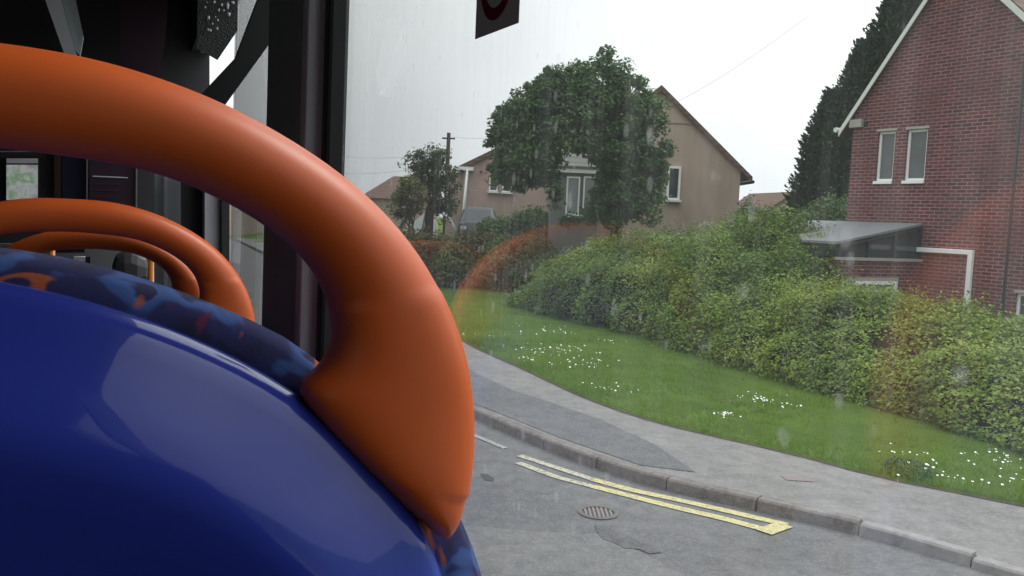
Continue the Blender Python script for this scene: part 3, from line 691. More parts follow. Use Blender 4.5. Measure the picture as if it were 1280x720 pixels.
for k, q in enumerate(wins):
    mb = MB(); fwd = .055; c0 = (q[0]+q[1])/2; cz = (q[2]+q[3])/2; hx = (q[1]-q[0])/2; hz = (q[3]-q[2])/2
    for sx in (-1, 1): mb.box(hw(c0+sx*(hx-fwd/2), cz, -.09), E1*(fwd/2), EN*.03, (0, 0, hz))
    for sz in (-1, 1): mb.box(hw(c0, cz+sz*(hz-fwd/2), -.09), E1*(hx-fwd), EN*.028, (0, 0, fwd/2))
    fo = mb.build('window', M['white'], house, bevel=.004)
    mb = MB(); mb.box(hw(c0, cz, -.10), E1*(hx-fwd), EN*.004, (0, 0, hz-fwd)); mb.build('pane', M['midpane'], fo)
    mb = MB(); mb.box(hw(c0, q[2]-.03, .0), E1*(hx+.01), EN*.05, (0, 0, .032)); mb.build('sill', M['white'], fo)
    mb = MB(); mb.box(hw(c0, q[3]+.03, .004), E1*(hx+.03), EN*.010, (0, 0, .028)); mb.build('lintel', M['concrete'], fo)
# roof and barge boards
rv = MB(); ov = .12
def rslab(sa, za, sb, zb, off0, off1, th):
    a0 = hw(sa, za, off0); b0 = hw(sb, zb, off0); ev = EN*(off1-off0); up = Vector((0, 0, th)); return [a0, b0, b0+up, a0+up], ev
for sa, slope in ((-.35, sL), (HWD+.35, -sR)):
    za = ec_z-.35*slope
    poly, ev = rslab(sa, za+.03, ap_s, ap_z+.03, .1, -DEP-.1, .1); rv.prism(poly, ev)
rv.build('roof', M['tile_brown'], house)
bb = MB()
for sa, slope in ((-.3, sL), (HWD+.3, -sR)):
    za = ec_z-.3*slope; poly, ev = rslab(sa, za-.06, ap_s, ap_z-.06, .105, .13, .15); bb.prism(poly, ev)
bb.build('barge_board', M['white_old'], house)
gt = MB(); gt.tube([hw(-.4, ec_z-.30, .12), hw(-.4, ec_z-.30, -DEP)], .06, 8); gt.build('gutter', M['white_old'], house)
mb = MB(); mb.box(hw(.12, ec_z-.18, .05), E1*.16, EN*.05, (0, 0, .09)); mb.build('eave_block', M['concrete'], house)
# pipes
pw = [HW(1149, 312), HW(1216, 318), HW(1210, 398)]
zt = (pw[0][1]+pw[1][1])/2; 
mb = MB(); mb.box(hw((pw[0][0]+pw[1][0])/2, pw[0][1], .06), E1*((pw[1][0]-pw[0][0])/2), EN*.045, (0, 0, .05)); mb.box(hw(pw[1][0], (pw[0][1]+.05+.1)/2, .061), E1*.05, EN*.046, (0, 0, (pw[0][1]+.05-.1)/2)); mb.build('waste_pipe', M['white'], house, bevel=.012)
for zc in (1.05, 1.2):
    mb = MB(); mb.box(hw(pw[1][0], zc, .062), E1*.065, EN*.055, (0, 0, .03)); mb.build('pipe_collar', M['white'], house, bevel=.01)
bp0 = HW(1262, 300); mb = MB(); mb.tube([hw(bp0[0], 0, .04), hw(bp0[0], HW(1274, 80)[1], .04)], .022, 8); mb.build('cable', M['black'], house)
# vent mark
vs_, vz_ = HW(1083, 154); mb = MB(); mb.box(hw(vs_, vz_, .02), E1*.04, EN*.02, (0, 0, .04)); mb.build('vent', M['black'], house)
# lean-to porch
por = empty('porch', hw(2.0, 0, 0), 'lean-to brick porch with grey sheet roof against the brick house', 'porch')
SR = HW(1149, 286)[0]; PN = 2.6; zh = 2.88; zl = 2.42
mb = MB(); zq = zh+(zl-zh)*.9/PN; mb.prism([hw(-1.0, zh, .02), hw(SR+.1, zh, .02), hw(SR+.1, zl, PN+.12), hw(1.1, zl, PN+.12), hw(-.75, zq, .9)], (0, 0, .05)); mb.build('roof', M['lead'], por)
mb = MB(); mb.box(hw(SR+.05, 1.03, PN/2), E1*.05, EN*(PN/2), (0, 0, 1.08)); mb.box(hw((SR+1.1)/2, 1.03, PN-.05), E1*((SR-1.1)/2), EN*.05, (0, 0, 1.08)); mb.prism([hw(1.1, -.05, PN), hw(1.2, -.05, PN), hw(.1, -.05, 0), hw(0, -.05, 0)], (0, 0, 2.16)); uvwall(mb, 'wall', M['brick'], por)
mb = MB(); mb.box(hw(SR+.07, 2.135, PN/2), E1*.08, EN*(PN/2+.04), (0, 0, .03)); mb.build('sill', M['concrete'], por)
mb = MB(); mb.add([hw(SR+.04, 2.165, .03), hw(SR+.04, 2.165, PN-.03), hw(SR+.04, zl, PN-.03), hw(SR+.04, zh, .03)], [(0, 1, 2, 3)]); mb.add([hw(1.1, 2.165, PN-.04), hw(SR, 2.165, PN-.04), hw(SR, zl, PN-.04), hw(1.1, zl, PN-.04)], [(0, 1, 2, 3)]); mb.build('glazing', M['housepane'], por)
mb = MB()
for k in range(4):
    n_ = .03+k*(PN-.06)/3; zt_ = zh+(zl-zh)*n_/PN; mb.box(hw(SR+.06, (2.165+zt_)/2, n_), E1*.03, EN*.03, (0, 0, (zt_-2.165)/2))
mb.prism([hw(SR+.03, zh-.07, .0), hw(SR+.03, zh-.01, .0), hw(SR+.03, zl-.01, PN), hw(SR+.03, zl-.07, PN)], E1*.06); mb.build('glazing_frame', M['interior_dark'], por)
wn_ = empty; 
mb = MB(); mb.box(hw(SR+.11, 1.72, 1.55), E1*.02, EN*.8, (0, 0, .04)); mb.build('lintel', M['concrete'], por)
fr_ = MB()
for a in (.83, 2.27): fr_.box(hw(SR+.115, 1.2, a), E1*.025, EN*.05, (0, 0, .48))
fr_.box(hw(SR+.115, 1.65, 1.55), E1*.024, EN*.67, (0, 0, .035)); fr_.box(hw(SR+.115, 1.48, 1.55), E1*.02, EN*.67, (0, 0, .02)); fr_.box(hw(SR+.115, .75, 1.55), E1*.024, EN*.67, (0, 0, .035))
fo = fr_.build('window', M['white'], por, bevel=.004)
mb = MB(); mb.box(hw(SR+.106, 1.2, 1.55), E1*.005, EN*.67, (0, 0, .42)); mb.build('pane', M['palepane'], fo)

# ---------------------------------------------------------------- houses behind
def winobj(p, hx, hz, parent, ux=Vector((1, 0, 0)), un=Vector((0, -1, 0)), pane='housepane', mull=True, fwid=.06):
    mb = MB()
    for sx in (-1, 1): mb.box(p+ux*sx*(hx-fwid/2), ux*fwid/2, un*.05, (0, 0, hz))
    for sz in (-1, 1): mb.box(p+Vector((0, 0, sz*(hz-fwid/2))), ux*(hx-fwid), un*.048, (0, 0, fwid/2))
    if mull: mb.box(p, ux*.03, un*.045, (0, 0, hz-fwid))
    fo = mb.build('window', M['white'], parent); mb = MB(); mb.box(p, ux*(hx-fwid), un*.02, (0, 0, hz-fwid)); mb.build('pane', M[pane], fo)
    mb = MB(); mb.box(p-Vector((0, 0, hz+.04))+un*.08, ux*(hx+.06), un*.1, (0, 0, .04)); mb.build('sill', M['white_old'], fo)
    return fo
def gable_house(name, pc, half, ze, za, dep, ang, wallm, roofm, label, group, zb=1.2, ov=.4, band=None):
    root = empty(name, (pc.x, pc.y, zb), label, 'house', group); ux = Vector((math.cos(ang), math.sin(ang), 0)); un = Vector((ux.y, -ux.x, 0))
    def q(s, z, o=0): return Vector((pc.x, pc.y, 0))+ux*s+un*o+Vector((0, 0, z))
    mb = MB(); mb.prism([q(-half, zb-1.6), q(half, zb-1.6), q(half, ze), q(0, za), q(-half, ze)], -un*dep); mb.build('wall', wallm, root)
    sl_ = (za-ze)/half; mb = MB()
    for s in (-1, 1):
        mb.prism([q(s*(half+ov), ze-ov*sl_+.02, .15), q(0, za+.02, .15), q(0, za+.17, .15), q(s*(half+ov), ze-ov*sl_+.17, .15)], -un*(dep+.3))
    mb.build('roof', roofm, root)
    mb = MB()
    for s in (-1, 1): mb.prism([q(s*(half+ov), ze-ov*sl_-.06, .16), q(0, za-.06, .16), q(0, za+.14, .16), q(s*(half+ov), ze-ov*sl_+.14, .16)], un*.03)
    mb.build('barge_board', M['white_old'] if band else M['tile_brown'], root)
    if band:
        mb = MB(); hb = half*(za-band)/(za-ze); mb.prism([q(-hb, band, .02), q(hb, band, .02), q(0, za, .02)], un*.04); mb.build('gable_cladding', M['tile_brown'], root)
    return root, q, ux, un
ap = D(826, 112, 36); ce = D(926, 213, 36)
hA, qA, uxA, unA = gable_house('tan_house', Vector((ap.x, 36, 0)), ce.x-ap.x, ce.z, ap.z, 9, 0.0, M['tan'], M['tile_brown'], 'tan pebbledashed house with tall gable behind the large tree', 'houses behind the verge', zb=0, ov=.45)
p = D(842, 229, 35.95); winobj(Vector((p.x, 35.95, p.z)), .27, .68, hA, mull=False, fwid=.09)
mb = MB(); b0 = D(820, 152, 35.97); _hb = (ce.x-ap.x)*(ap.z-b0.z)/(ap.z-ce.z)-.05; mb.box((ap.x, 35.975, b0.z), (_hb, 0, 0), (0, .02, 0), (0, 0, .03)); mb.build('string_course', M['concrete'], hA)
c0 = D(943, 215, 35.9); mb = MB(); mb.tube([(ce.x+.45, 35.7, ce.z-.45*1.02), (ce.x+.45, 45.2, ce.z-.45*1.02)], .07, 8); mb.build('gutter', M['black'], hA)
# front wing with grey roof seen through the tree
w0 = D(690, 213, 34.5); w1 = D(750, 213, 34.5); rt = D(720, 176, 35.8)
mb = MB(); mb.box(((w0.x+w1.x)/2, 35.25, w0.z/2), ((w1.x-w0.x)/2, 0, 0), (0, .74, 0), (0, 0, w0.z/2)); wing = mb.build('wing_wall', M['lead'], hA)
mb = MB(); mb.prism([(w0.x-.1, 34.35, w0.z+.1), (w1.x+.1, 34.35, w0.z+.1), (w1.x+.1, 35.95, rt.z), (w0.x-.1, 35.95, rt.z)], (0, 0, .1)); mb.build('wing_roof', M['tile_grey'], hA)
mb = MB(); mb.box(((w0.x+w1.x)/2, 34.4, w0.z+.03), ((w1.x-w0.x)/2+.1, 0, 0), (0, .03, 0), (0, 0, .09)); mb.build('fascia', M['white_old'], hA)
for px in (716, 737):
    p = D(px, 245, 34.48); winobj(Vector((p.x, 34.48, p.z)), .26, .75, hA, mull=False, pane='palepane')
# pinkish house
e0 = D(580, 209, 42); ra = D(690, 156, 42)
hB, qB, uxB, unB = gable_house('pinkish_house', Vector((ra.x, 42, 0)), ra.x-e0.x, e0.z, ra.z, 9, 0.0, M['pinkish'], M['tile_brown'], 'pinkish rendered house with white corner downpipe, left of the tree', 'houses behind the verge', zb=1.3, ov=.3)
p = D(617, 226, 41.95); winobj(Vector((p.x, 41.95, p.z)), .2, .5, hB, mull=False)
p = D(634, 227, 41.95); winobj(Vector((p.x, 41.95, p.z)), .22, .5, hB, mull=False)
p = D(600, 215, 41.95); mb = MB(); mb.box((p.x+.05, 41.9, p.z), (.05, 0, 0), (0, .03, 0), (0, 0, .05)); mb.build('vent', M['black'], hB)
a = D(567, 210, 41.8); b = D(592, 211, 41.8); c_ = D(586, 212, 41.8); d_ = D(579, 284, 41.8)
mb = MB(); mb.box(((a.x+b.x)/2, 41.8, a.z), ((b.x-a.x)/2, 0, 0), (0, .08, 0), (0, 0, .085)); mb.build('fascia', M['white'], hB)
mb = MB(); mb.tube([(c_.x-.06, 41.75, c_.z), (c_.x-.22, 41.75, d_.z-.4)], .065, 8); mb.build('downpipe', M['white'], hB)
# side extension left of the pinkish house
x0 = D(562, 215, 43); x1 = e0.x
mb = MB(); mb.box(((x0.x+x1)/2, 44, x0.z/2), ((x1-x0.x)/2+.1, 0, 0), (0, 1.2, 0), (0, 0, x0.z/2)); mb.build('side_wall', M['pinkish'], hB)
# far brown house on the left
L0 = D(455, 245, 60); L1 = D(536, 245, 60); rz = D(500, 219, 62).z
hD = empty('far_house', ((L0.x+L1.x)/2, 62, 1.4), 'distant low house with a plain brown tiled roof at far left', 'house', 'houses behind the verge')
mb = MB(); mb.box(((L0.x+L1.x)/2, 64, L0.z/2), ((L1.x-L0.x)/2, 0, 0), (0, 4, 0), (0, 0, L0.z/2)); mb.build('wall', M['pinkish'], hD)
mb = MB(); xm = L0.x+1.0; mb.add([(L0.x-.3, 59.7, L0.z-.1), (L1.x+.3, 59.7, L0.z-.1), (L1.x+.3, 64, rz), (L0.x+1.4, 64, rz), (L0.x-.3, 68.3, L0.z-.1), (L1.x+.3, 68.3, L0.z-.1)], [(0, 1, 2, 3), (3, 2, 5, 4), (0, 3, 4), (1, 5, 2)]); mb.build('roof', M['tile_brown'], hD)
p = D(512, 252, 59.95); winobj(Vector((p.x, 59.95, p.z)), .5, .4, hD)
# distant roofs in the gap on the right
for px, py, yy, hw2, lab, nm in ((993, 242, 75, 1.6, 'distant house peeping over the shrubs beside the conifers', 'tile_brown'), (939, 263, 58, 1.1, 'distant pale gabled house just right of the tan house corner', 'white_old')):
    t_ = D(px, py, yy); r_, q_, _, _ = gable_house('distant_house', Vector((t_.x, yy, 0)), hw2*1.5, t_.z-1.6, t_.z, 8, .2, M['tan'] if nm != 'white_old' else M['white_old'], M['tile_brown'], lab, 'houses behind the verge', zb=1.4, ov=.2)
    p = q_(.1, t_.z-1.9, .05); winobj(p, .45, .4, r_)
t_ = D(300, 262, 80); r_, q_, _, _ = gable_house('distant_house', Vector((t_.x, 80, 0)), 6, 4.4, 7.0, 9, .3, M['tan'], M['tile_grey'], 'distant house seen ahead through the narrow window beyond the bus pillar', 'houses behind the verge', zb=0)
winobj(q_(0, 3.2, .05), 1.0, .7, r_); winobj(q_(-3, 1.8, .05), .8, .6, r_)
# telegraph pole and wires
tp_ = D(561, 166, 48); po = empty('telegraph_pole', (tp_.x, 48, 1.4), 'tall dark wooden telegraph pole behind the thin stemmed tree', 'pole')
mb = MB(); mb.tube([(tp_.x, 48, 0), (tp_.x, 48, tp_.z)], [.14, .1], 8); mb.build('pole', M['bark'], po)
mb = MB(); mb.box((tp_.x, 48, tp_.z-.3), (.35, 0, 0), (0, .04, 0), (0, 0, .04)); mb.build('crossarm', M['bark'], po)
def wire(p, q, sag, lab):
    pts = [p.lerp(q, t/14)-Vector((0, 0, sag*4*(t/14)*(1-t/14))) for t in range(15)]; mb = MB(); mb.tube(pts, .006, 5); setp(mb.build('overhead_wire', M['black']), lab, 'wire', 'overhead telephone wires')
T0 = Vector((tp_.x, 48, tp_.z-.2))
wire(T0, D(640, 168, 42.2)+Vector((2, 0, .5)), .3, 'thin overhead wire from the pole to the pinkish house')
wire(Vector((tp_.x, 48, tp_.z-.9)), Vector(D(380, 186, 52)), .5, 'upper thin overhead wire running left from the pole')
wire(Vector((tp_.x, 48, tp_.z-1.6)), Vector(D(380, 212, 52)), .4, 'lower thin overhead wire running left from the pole')
wire(D(845, 128, 38), D(1010, 20, 26), .15, 'thin overhead wire rising from the tan house gable')
# white garden tent
tpk = D(524, 266, 38.5); tn = empty('garden_tent', (tpk.x, 38.5, 1.45), 'white peaked garden tent with grey arched canopy behind the far hedge', 'tent')
za = tpk.z
mb = MB(); 
arc = [(tpk.x-1.05+1.5*(1-math.cos(a))*.9, 1.45+(za+.25-1.45)*math.sin(a)) for a in [math.pi*i/16 for i in range(17)]]
rings = [[Vector((x, y, z)) for x, z in arc] for y in (38.7, 40.6)]
mb = loft(rings, closed=False, caps=False); o = mb.build('canopy', M['tent_grey'], tn); s_ = o.modifiers.new('s', 'SOLIDIFY'); s_.thickness = .03
x = tpk.x+.1
mb = MB(); mb.prism([(x-.75, 38.6, 1.4), (x+.6, 38.6, 1.4), (x+.6, 38.6, za-.35), (x+.12, 38.6, za), (x-.75, 38.6, za-.75)], (0, .05, 0)); mb.build('front_panel', M['tent_white'], tn)
mb = MB(); mb.box((x-.02, 38.56, 1.75), (.06, 0, 0), (0, .02, 0), (0, 0, .28)); mb.build('door_flap', M['dkblue'], tn)
# parked car, seen end on
cp_ = D(598, 268, 37.5); car = empty('parked_car', (cp_.x, 38.5, 1.45), 'grey parked car partly hidden behind the far hedge by the downpipe', 'car')
X = cp_.x; Z0 = 1.45; rings = []
for yy, wz, zt_, wt in ((36.9, .80, .95, .62), (37.2, .84, 1.02, .66), (37.7, .84, 1.62, .58), (38.9, .84, 1.66, .6), (39.9, .84, 1.1, .66), (40.8, .8, .9, .6)):
    rings.append([Vector((X+a, yy, Z0+z)) for a, z in ((-wz, .3), (wz, .3), (wz+.02, .6), (wz-.02, .92), (wt, zt_-.05), (wt-.12, zt_), (-wt+.12, zt_), (-wt, zt_-.05), (-wz+.02, .92), (-wz-.02, .6))])
mb = loft(rings); mb.build('body', M['car_grey'], car)
mb = MB(); mb.prism([(X-.6, 37.28, Z0+1.06), (X+.6, 37.28, Z0+1.06), (X+.5, 37.62, Z0+1.52), (X-.5, 37.62, Z0+1.52)], (0, -.03, .02)); mb.build('windscreen', M['housepane'], car)
for s in (-1, 1):
    mb = MB(); mb.prism([(X+s*.80, 37.75, Z0+1.0), (X+s*.80, 39.7, Z0+1.0), (X+s*.64, 38.9, Z0+1.52), (X+s*.64, 37.9, Z0+1.52)], (s*.03, 0, 0)); mb.build('side_window', M['housepane'], car)
    mb = MB(); mb.box((X+s*.58, 36.9, Z0+.75), (.12, 0, 0), (0, .03, 0), (0, 0, .07)); mb.build('headlight', M['white'], car)
    for yy in (37.5, 40.1):
        mb = MB(); mb.tube([(X+s*.70, yy, Z0+.31), (X+s*.88, yy, Z0+.31)], .31, 20); wo_ = mb.build('wheel', M['rubber'], car)
        mb = MB(); mb.tube([(X+s*.87, yy, Z0+.31), (X+s*.895, yy, Z0+.31)], .19, 16); mb.build('rim', M['steel'], wo_)

# ================================================================ the bus
WL = .289           # glass plane, metres right of the eye
def bbox(mb, l0, l1, f0, f1, h0, h1): mb.box(bus((l0+l1)/2, (f0+f1)/2, (h0+h1)/2), BR*((l1-l0)/2), BF*((f1-f0)/2), (0, 0, (h1-h0)/2)); return mb
LL = -2.08; FB = -3.6; FF = 7.6; HF = -1.35; HR = .95; HS = -.38; HT = .70
busr = empty('bus', bus(0, 0, -2.3), 'bus seen from inside with large side windows and dark trim', 'bus')
mb = MB(); bbox(mb, LL, WL+.05, FB, FF, HF-.08, HF); mb.build('floor', M['interior_dark'], busr)
mb = MB(); bbox(mb, LL-.05, WL+.05, FB, FF, HR, HR+.08); mb.build('roof', M['ceiling'], busr)
mb = MB(); bbox(mb, WL+.012, WL+.05, FB, FF, HF-.5, HS); bbox(mb, WL+.012, WL+.05, FB, FF, HT, HR); bbox(mb, LL-.05, LL-.012, FB, FF, HF-.5, HS); bbox(mb, LL-.05, LL-.012, FB, FF, HT, HR)
bbox(mb, LL, WL, FB-.05, FB, HF-.5, HR); bbox(mb, LL, WL, FF, FF+.05, HF-.5, HR); mb.build('outer_panels', M['skin_bus'], busr)
mb = MB(); bbox(mb, WL-.03, WL+.01, FB, FF, HF, HS); bbox(mb, WL-.03, WL+.01, FB, FF, HT, HR); bbox(mb, LL-.01, LL+.03, FB, FF, HF, HS); bbox(mb, LL-.01, LL+.03, FB, FF, HT, HR); mb.build('lining', M['interior_dark'], busr)
mb = MB(); bbox(mb, -.27, .255, -.44, -.34, -.9, -.03); mb.build('unseen_seat_blocker', M['fabric'], busr, bevel=.04)  # unseen seat back added behind the eye, blocks window reflections in the shell
# panes (right side)
def pane(f0, f1, l, name='window'):
    mb = MB(); bbox(mb, l-.002, l+.002, f0, f1, HS, HT)
    # local origin at the pane so its texture runs along it
    root = None
    o = mb.build(name, M['glass'], busr); return o
pane(-.9, 1.287, WL); pane(1.74, 2.78, WL); pane(-2.2, -1.0, WL)
for f0, f1 in ((-3.0, -1.4),):
    mb = MB(); bbox(mb, LL-.002, LL+.002, f0, f1, HS, HT); mb.build('window', M['clear'], busr)
for f0, f1 in ((-1.4, FF), (FB, -3.0)):
    mb = MB(); bbox(mb, LL-.05, LL+.02, f0, f1, HS, HT); mb.build('side_pillar', M['pillar'], busr)
for f0, f1 in ((-1.0, -.9), (FB, -2.2)):
    mb = MB(); bbox(mb, WL-.04, WL+.05, f0, f1, HS, HT); mb.build('side_pillar', M['pillar'], busr)
# main pillar between the two windows
fA = .235/math.tan(R_(10.7)); 
mb = MB(); bbox(mb, .235, WL+.001, 1.372, 1.71, -.9, HR); mb.build('window_pillar', M['pillar'], busr, bevel=.012)
mb = MB(); bbox(mb, .238, WL+.002, 1.325, 1.370, -.9, HR); mb.build('pillar_trim', M['frame_grey'], busr, bevel=.008)
mb = MB(); bbox(mb, .262, WL+.003, 1.287, 1.323, -.9, HR); mb.build('window_seal', M['rubber'], busr, bevel=.006)
mb = MB(); bbox(mb, .25, WL+.03, 1.702, 1.74, -.9, HR); mb.build('window_seal', M['rubber'], busr)
def fpoly(name, pl, f, th, mat, parent=busr, bevel=0):
    mb = MB(); mb.prism([bus(*((lambda q: (q[0], f, q[1]))(Bp(a, b, f)))) for a, b in pl], BF*th); return mb.build(name, mat, parent, bevel)
# diagonal stair brace and forward fittings
fpoly('diagonal_brace', [(334, -30), (374, -30), (362, 20), (268, 150), (240, 130), (296, 70)], 2.0, .06, M['rubber'])
fpoly('door_pillar', [(256, 190), (277, 190), (277, 420), (256, 420)], 3.0, .12, M['frame_grey'])
fpoly('door_pillar', [(277.5, 190), (287, 190), (287, 420), (277.5, 420)], 2.95, .2, M['rubber'])
fpoly('door_pillar', [(228, 190), (255, 190), (255, 420), (228, 420)], 3.1, .1, M['interior_dark'])
fpoly('door_panel', [(193, 190), (227.5, 190), (227.5, 420), (193, 420)], 3.25, .05, M['pillar'])
fpoly('door_panel_trim', [(205, 190), (210, 190), (210, 420), (205, 420)], 3.24, .005, M['frame_grey'])
fpoly('bulkhead', [(-300, 190), (192.5, 190), (192.5, 304), (-300, 304)], 4.3, .05, M['interior_dark'])
fpoly('bulkhead_top', [(-300, -200), (248, -200), (262, 60), (262, 188), (-300, 188)], 4.35, .05, M['interior_dark'])
fpoly('cab_panel', [(78, 186), (108, 186), (108, 300), (78, 300)], 4.25, .02, M['dkblue'])
fpoly('cab_post', [(68, 186), (76, 186), (76, 302), (68, 302)], 4.24, .03, simple('brown_post', (.05, .02, .012), .5))
fpoly('lower_panel', [(-200, 305), (-200, 420), (300, 420), (300, 330), (190, 305)], 5.0, .04, M['interior_grey'])
fpoly('black_box', [(140, 318), (165, 314), (187, 322), (187, 360), (140, 360)], 4.2, .3, M['interior_dark'], bevel=.05)
fpoly('lower_rail', [(62, 311), (106, 311), (106, 316), (62, 316)], 4.4, .03, M['rubber'])
fpoly('lower_box', [(92, 321), (106, 321), (106, 327), (92, 327)], 4.4, .05, M['lilac'])
fpoly('lower_box', [(107, 321), (113, 321), (113, 333), (107, 333)], 4.4, .05, M['dkblue'])
fpoly('stair_trim', [(46, -30), (68, -30), (93, 60), (100, 80), (85, 80), (76, 55)], 2.6, .03, M['lilac'])
fpoly('stair_trim_shadow', [(69, -30), (88, -30), (104, 45), (100, 70), (94, 62)], 2.62, .03, M['pillar'])
fpoly('staircase_panel', [(150, -40), (215, -40), (200, 110), (150, 110)], 3.4, .03, M['purple'])
# small bulkhead window: glowing noise panel added in place of daylight through an opening
def _window_glow():
    t = NT('cab_window_glow'); v = t.coord(); c = t.ramp(t.noise(v, 14, 4), [(.35, (.16, .16, .17)), (.5, (.28, .29, .29)), (.6, (.12, .2, .12)), (.75, (.4, .4, .4))])
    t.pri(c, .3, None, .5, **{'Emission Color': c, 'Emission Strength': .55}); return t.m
fo = fpoly('cab_window_frame', [(6, 196), (49, 196), (49, 244), (6, 244)], 4.25, .03, M['rubber'])
q = fpoly('cab_window_glow', [(8, 206), (47, 206), (47, 250), (8, 250)], 4.235, .01, _window_glow())
fpoly('cab_window_head', [(8, 198), (47, 198), (47, 204), (8, 204)], 4.235, .01, M['lilac'])
# notice board with two bright rails
nb = empty('notice_panel', bus(0, 4.15, -.2), 'dark purple notice panel between two thin silver rails on the bulkhead', 'notice')
fpoly('panel', [(112, 186), (170, 186), (170, 290), (112, 290)], 4.2, .02, M['purple'], nb)
for x in (109, 171): fpoly('rail', [(x-.9, 190), (x+.9, 190), (x+.4, 270), (x-1.4, 270)], 4.17, .02, M['steel'], nb)
fpoly('printed_line', [(116, 219.5), (160, 221.5), (160, 222.8), (116, 220.8)], 4.19, .004, M['frame_grey'], nb)
for y in (229, 237, 245): fpoly('printed_line', [(118, y), (150, y+1), (150, y+2), (118, y+1)], 4.19, .004, simple('dull_print', (.07, .03, .045), .5), nb)
# poles
for (xa, ya, xb, yb, ff, rr, nm, lab) in ((190, 322, 190, 420, 3.5, .014, 'yellow_pole', 'orange yellow grab pole seen under the furthest seat handle'), (65, 306, 65, 400, 3.9, .012, 'yellow_pole', 'thin orange grab pole at left under the furthest seat handle')):
    a = Bp(xa, ya, ff); b = Bp(xb, yb, ff); mb = MB(); mb.tube([bus(a[0], ff, a[1]), bus(a[0], ff, HF)], rr, 14); setp(mb.build('grab_pole', M[nm]), lab, 'grab pole', 'grab poles in the bus')
# wet clear panel with droplets by the brace
fpoly('wet_screen', [(248, -30), (297, -30), (297, 38), (272, 75), (246, 60)], 2.5, .004, simple('wet_screen_mat', (.035, .038, .04), .25, .4, 20, .5, .01))
mb = MB()
for i in range(26):
    px, py = random.uniform(255, 292), random.uniform(2, 42)
    if px > 292-(py-20)*.9 and py > 20: continue
    l_, h_ = Bp(px, py, 2.49); r = random.uniform(.0012, .0045); c = bus(l_, 2.492, h_); vs = []; 
    for a in range(5):
        for b in range(8):
            th = math.pi/2*a/4; ph = 2*math.pi*b/8; vs.append(c+BR*(r*math.cos(th)*math.cos(ph))+Vector((0, 0, r*math.cos(th)*math.sin(ph)*1.3))-BF*(r*.7*math.sin(th)))
    mb.add(vs, [(a*8+b, a*8+(b+1) % 8, (a+1)*8+(b+1) % 8, (a+1)*8+b) for a in range(4) for b in range(8)], True)
setp(mb.build('rain_drops', simple('water_drop', (.8, .8, .8), .05, 0, 5, 0, spec=1), busr), kind='stuff')

# sticker on the glass
f_l, h_l = Wp(594, 49, WL-.003); f_r, h_r = Wp(648, 28.5, WL-.003)
st = empty('window_sticker', bus(WL-.003, (f_l+f_r)/2, h_l), 'square grey sticker with a dark red ring on the window', 'sticker')
hs = (f_l-f_r)
mb = MB(); mb.prism([bus(WL-.0032, f_l, h_l), bus(WL-.0032, f_r, h_l+(h_r-h_l)), bus(WL-.0032, f_r, h_r+hs), bus(WL-.0032, f_l, h_l+hs)], BR*.0006); mb.build('backing', M['sticker'], st)
cf, ch = (f_l+f_r)/2, (h_l+h_r)/2+hs*.5; mb = MB(); vs = []
for i in range(48):
    a = 2*math.pi*i/48
    for r in (hs*.29, hs*.40): vs.append(bus(WL-.0036, cf+math.cos(a)*r, ch+math.sin(a)*r))
mb.add(vs, [(2*i, 2*i+1, (2*i+3) % 96, (2*i+2) % 96) for i in range(48)]); mb.build('ring', M['sticker_red'], st)

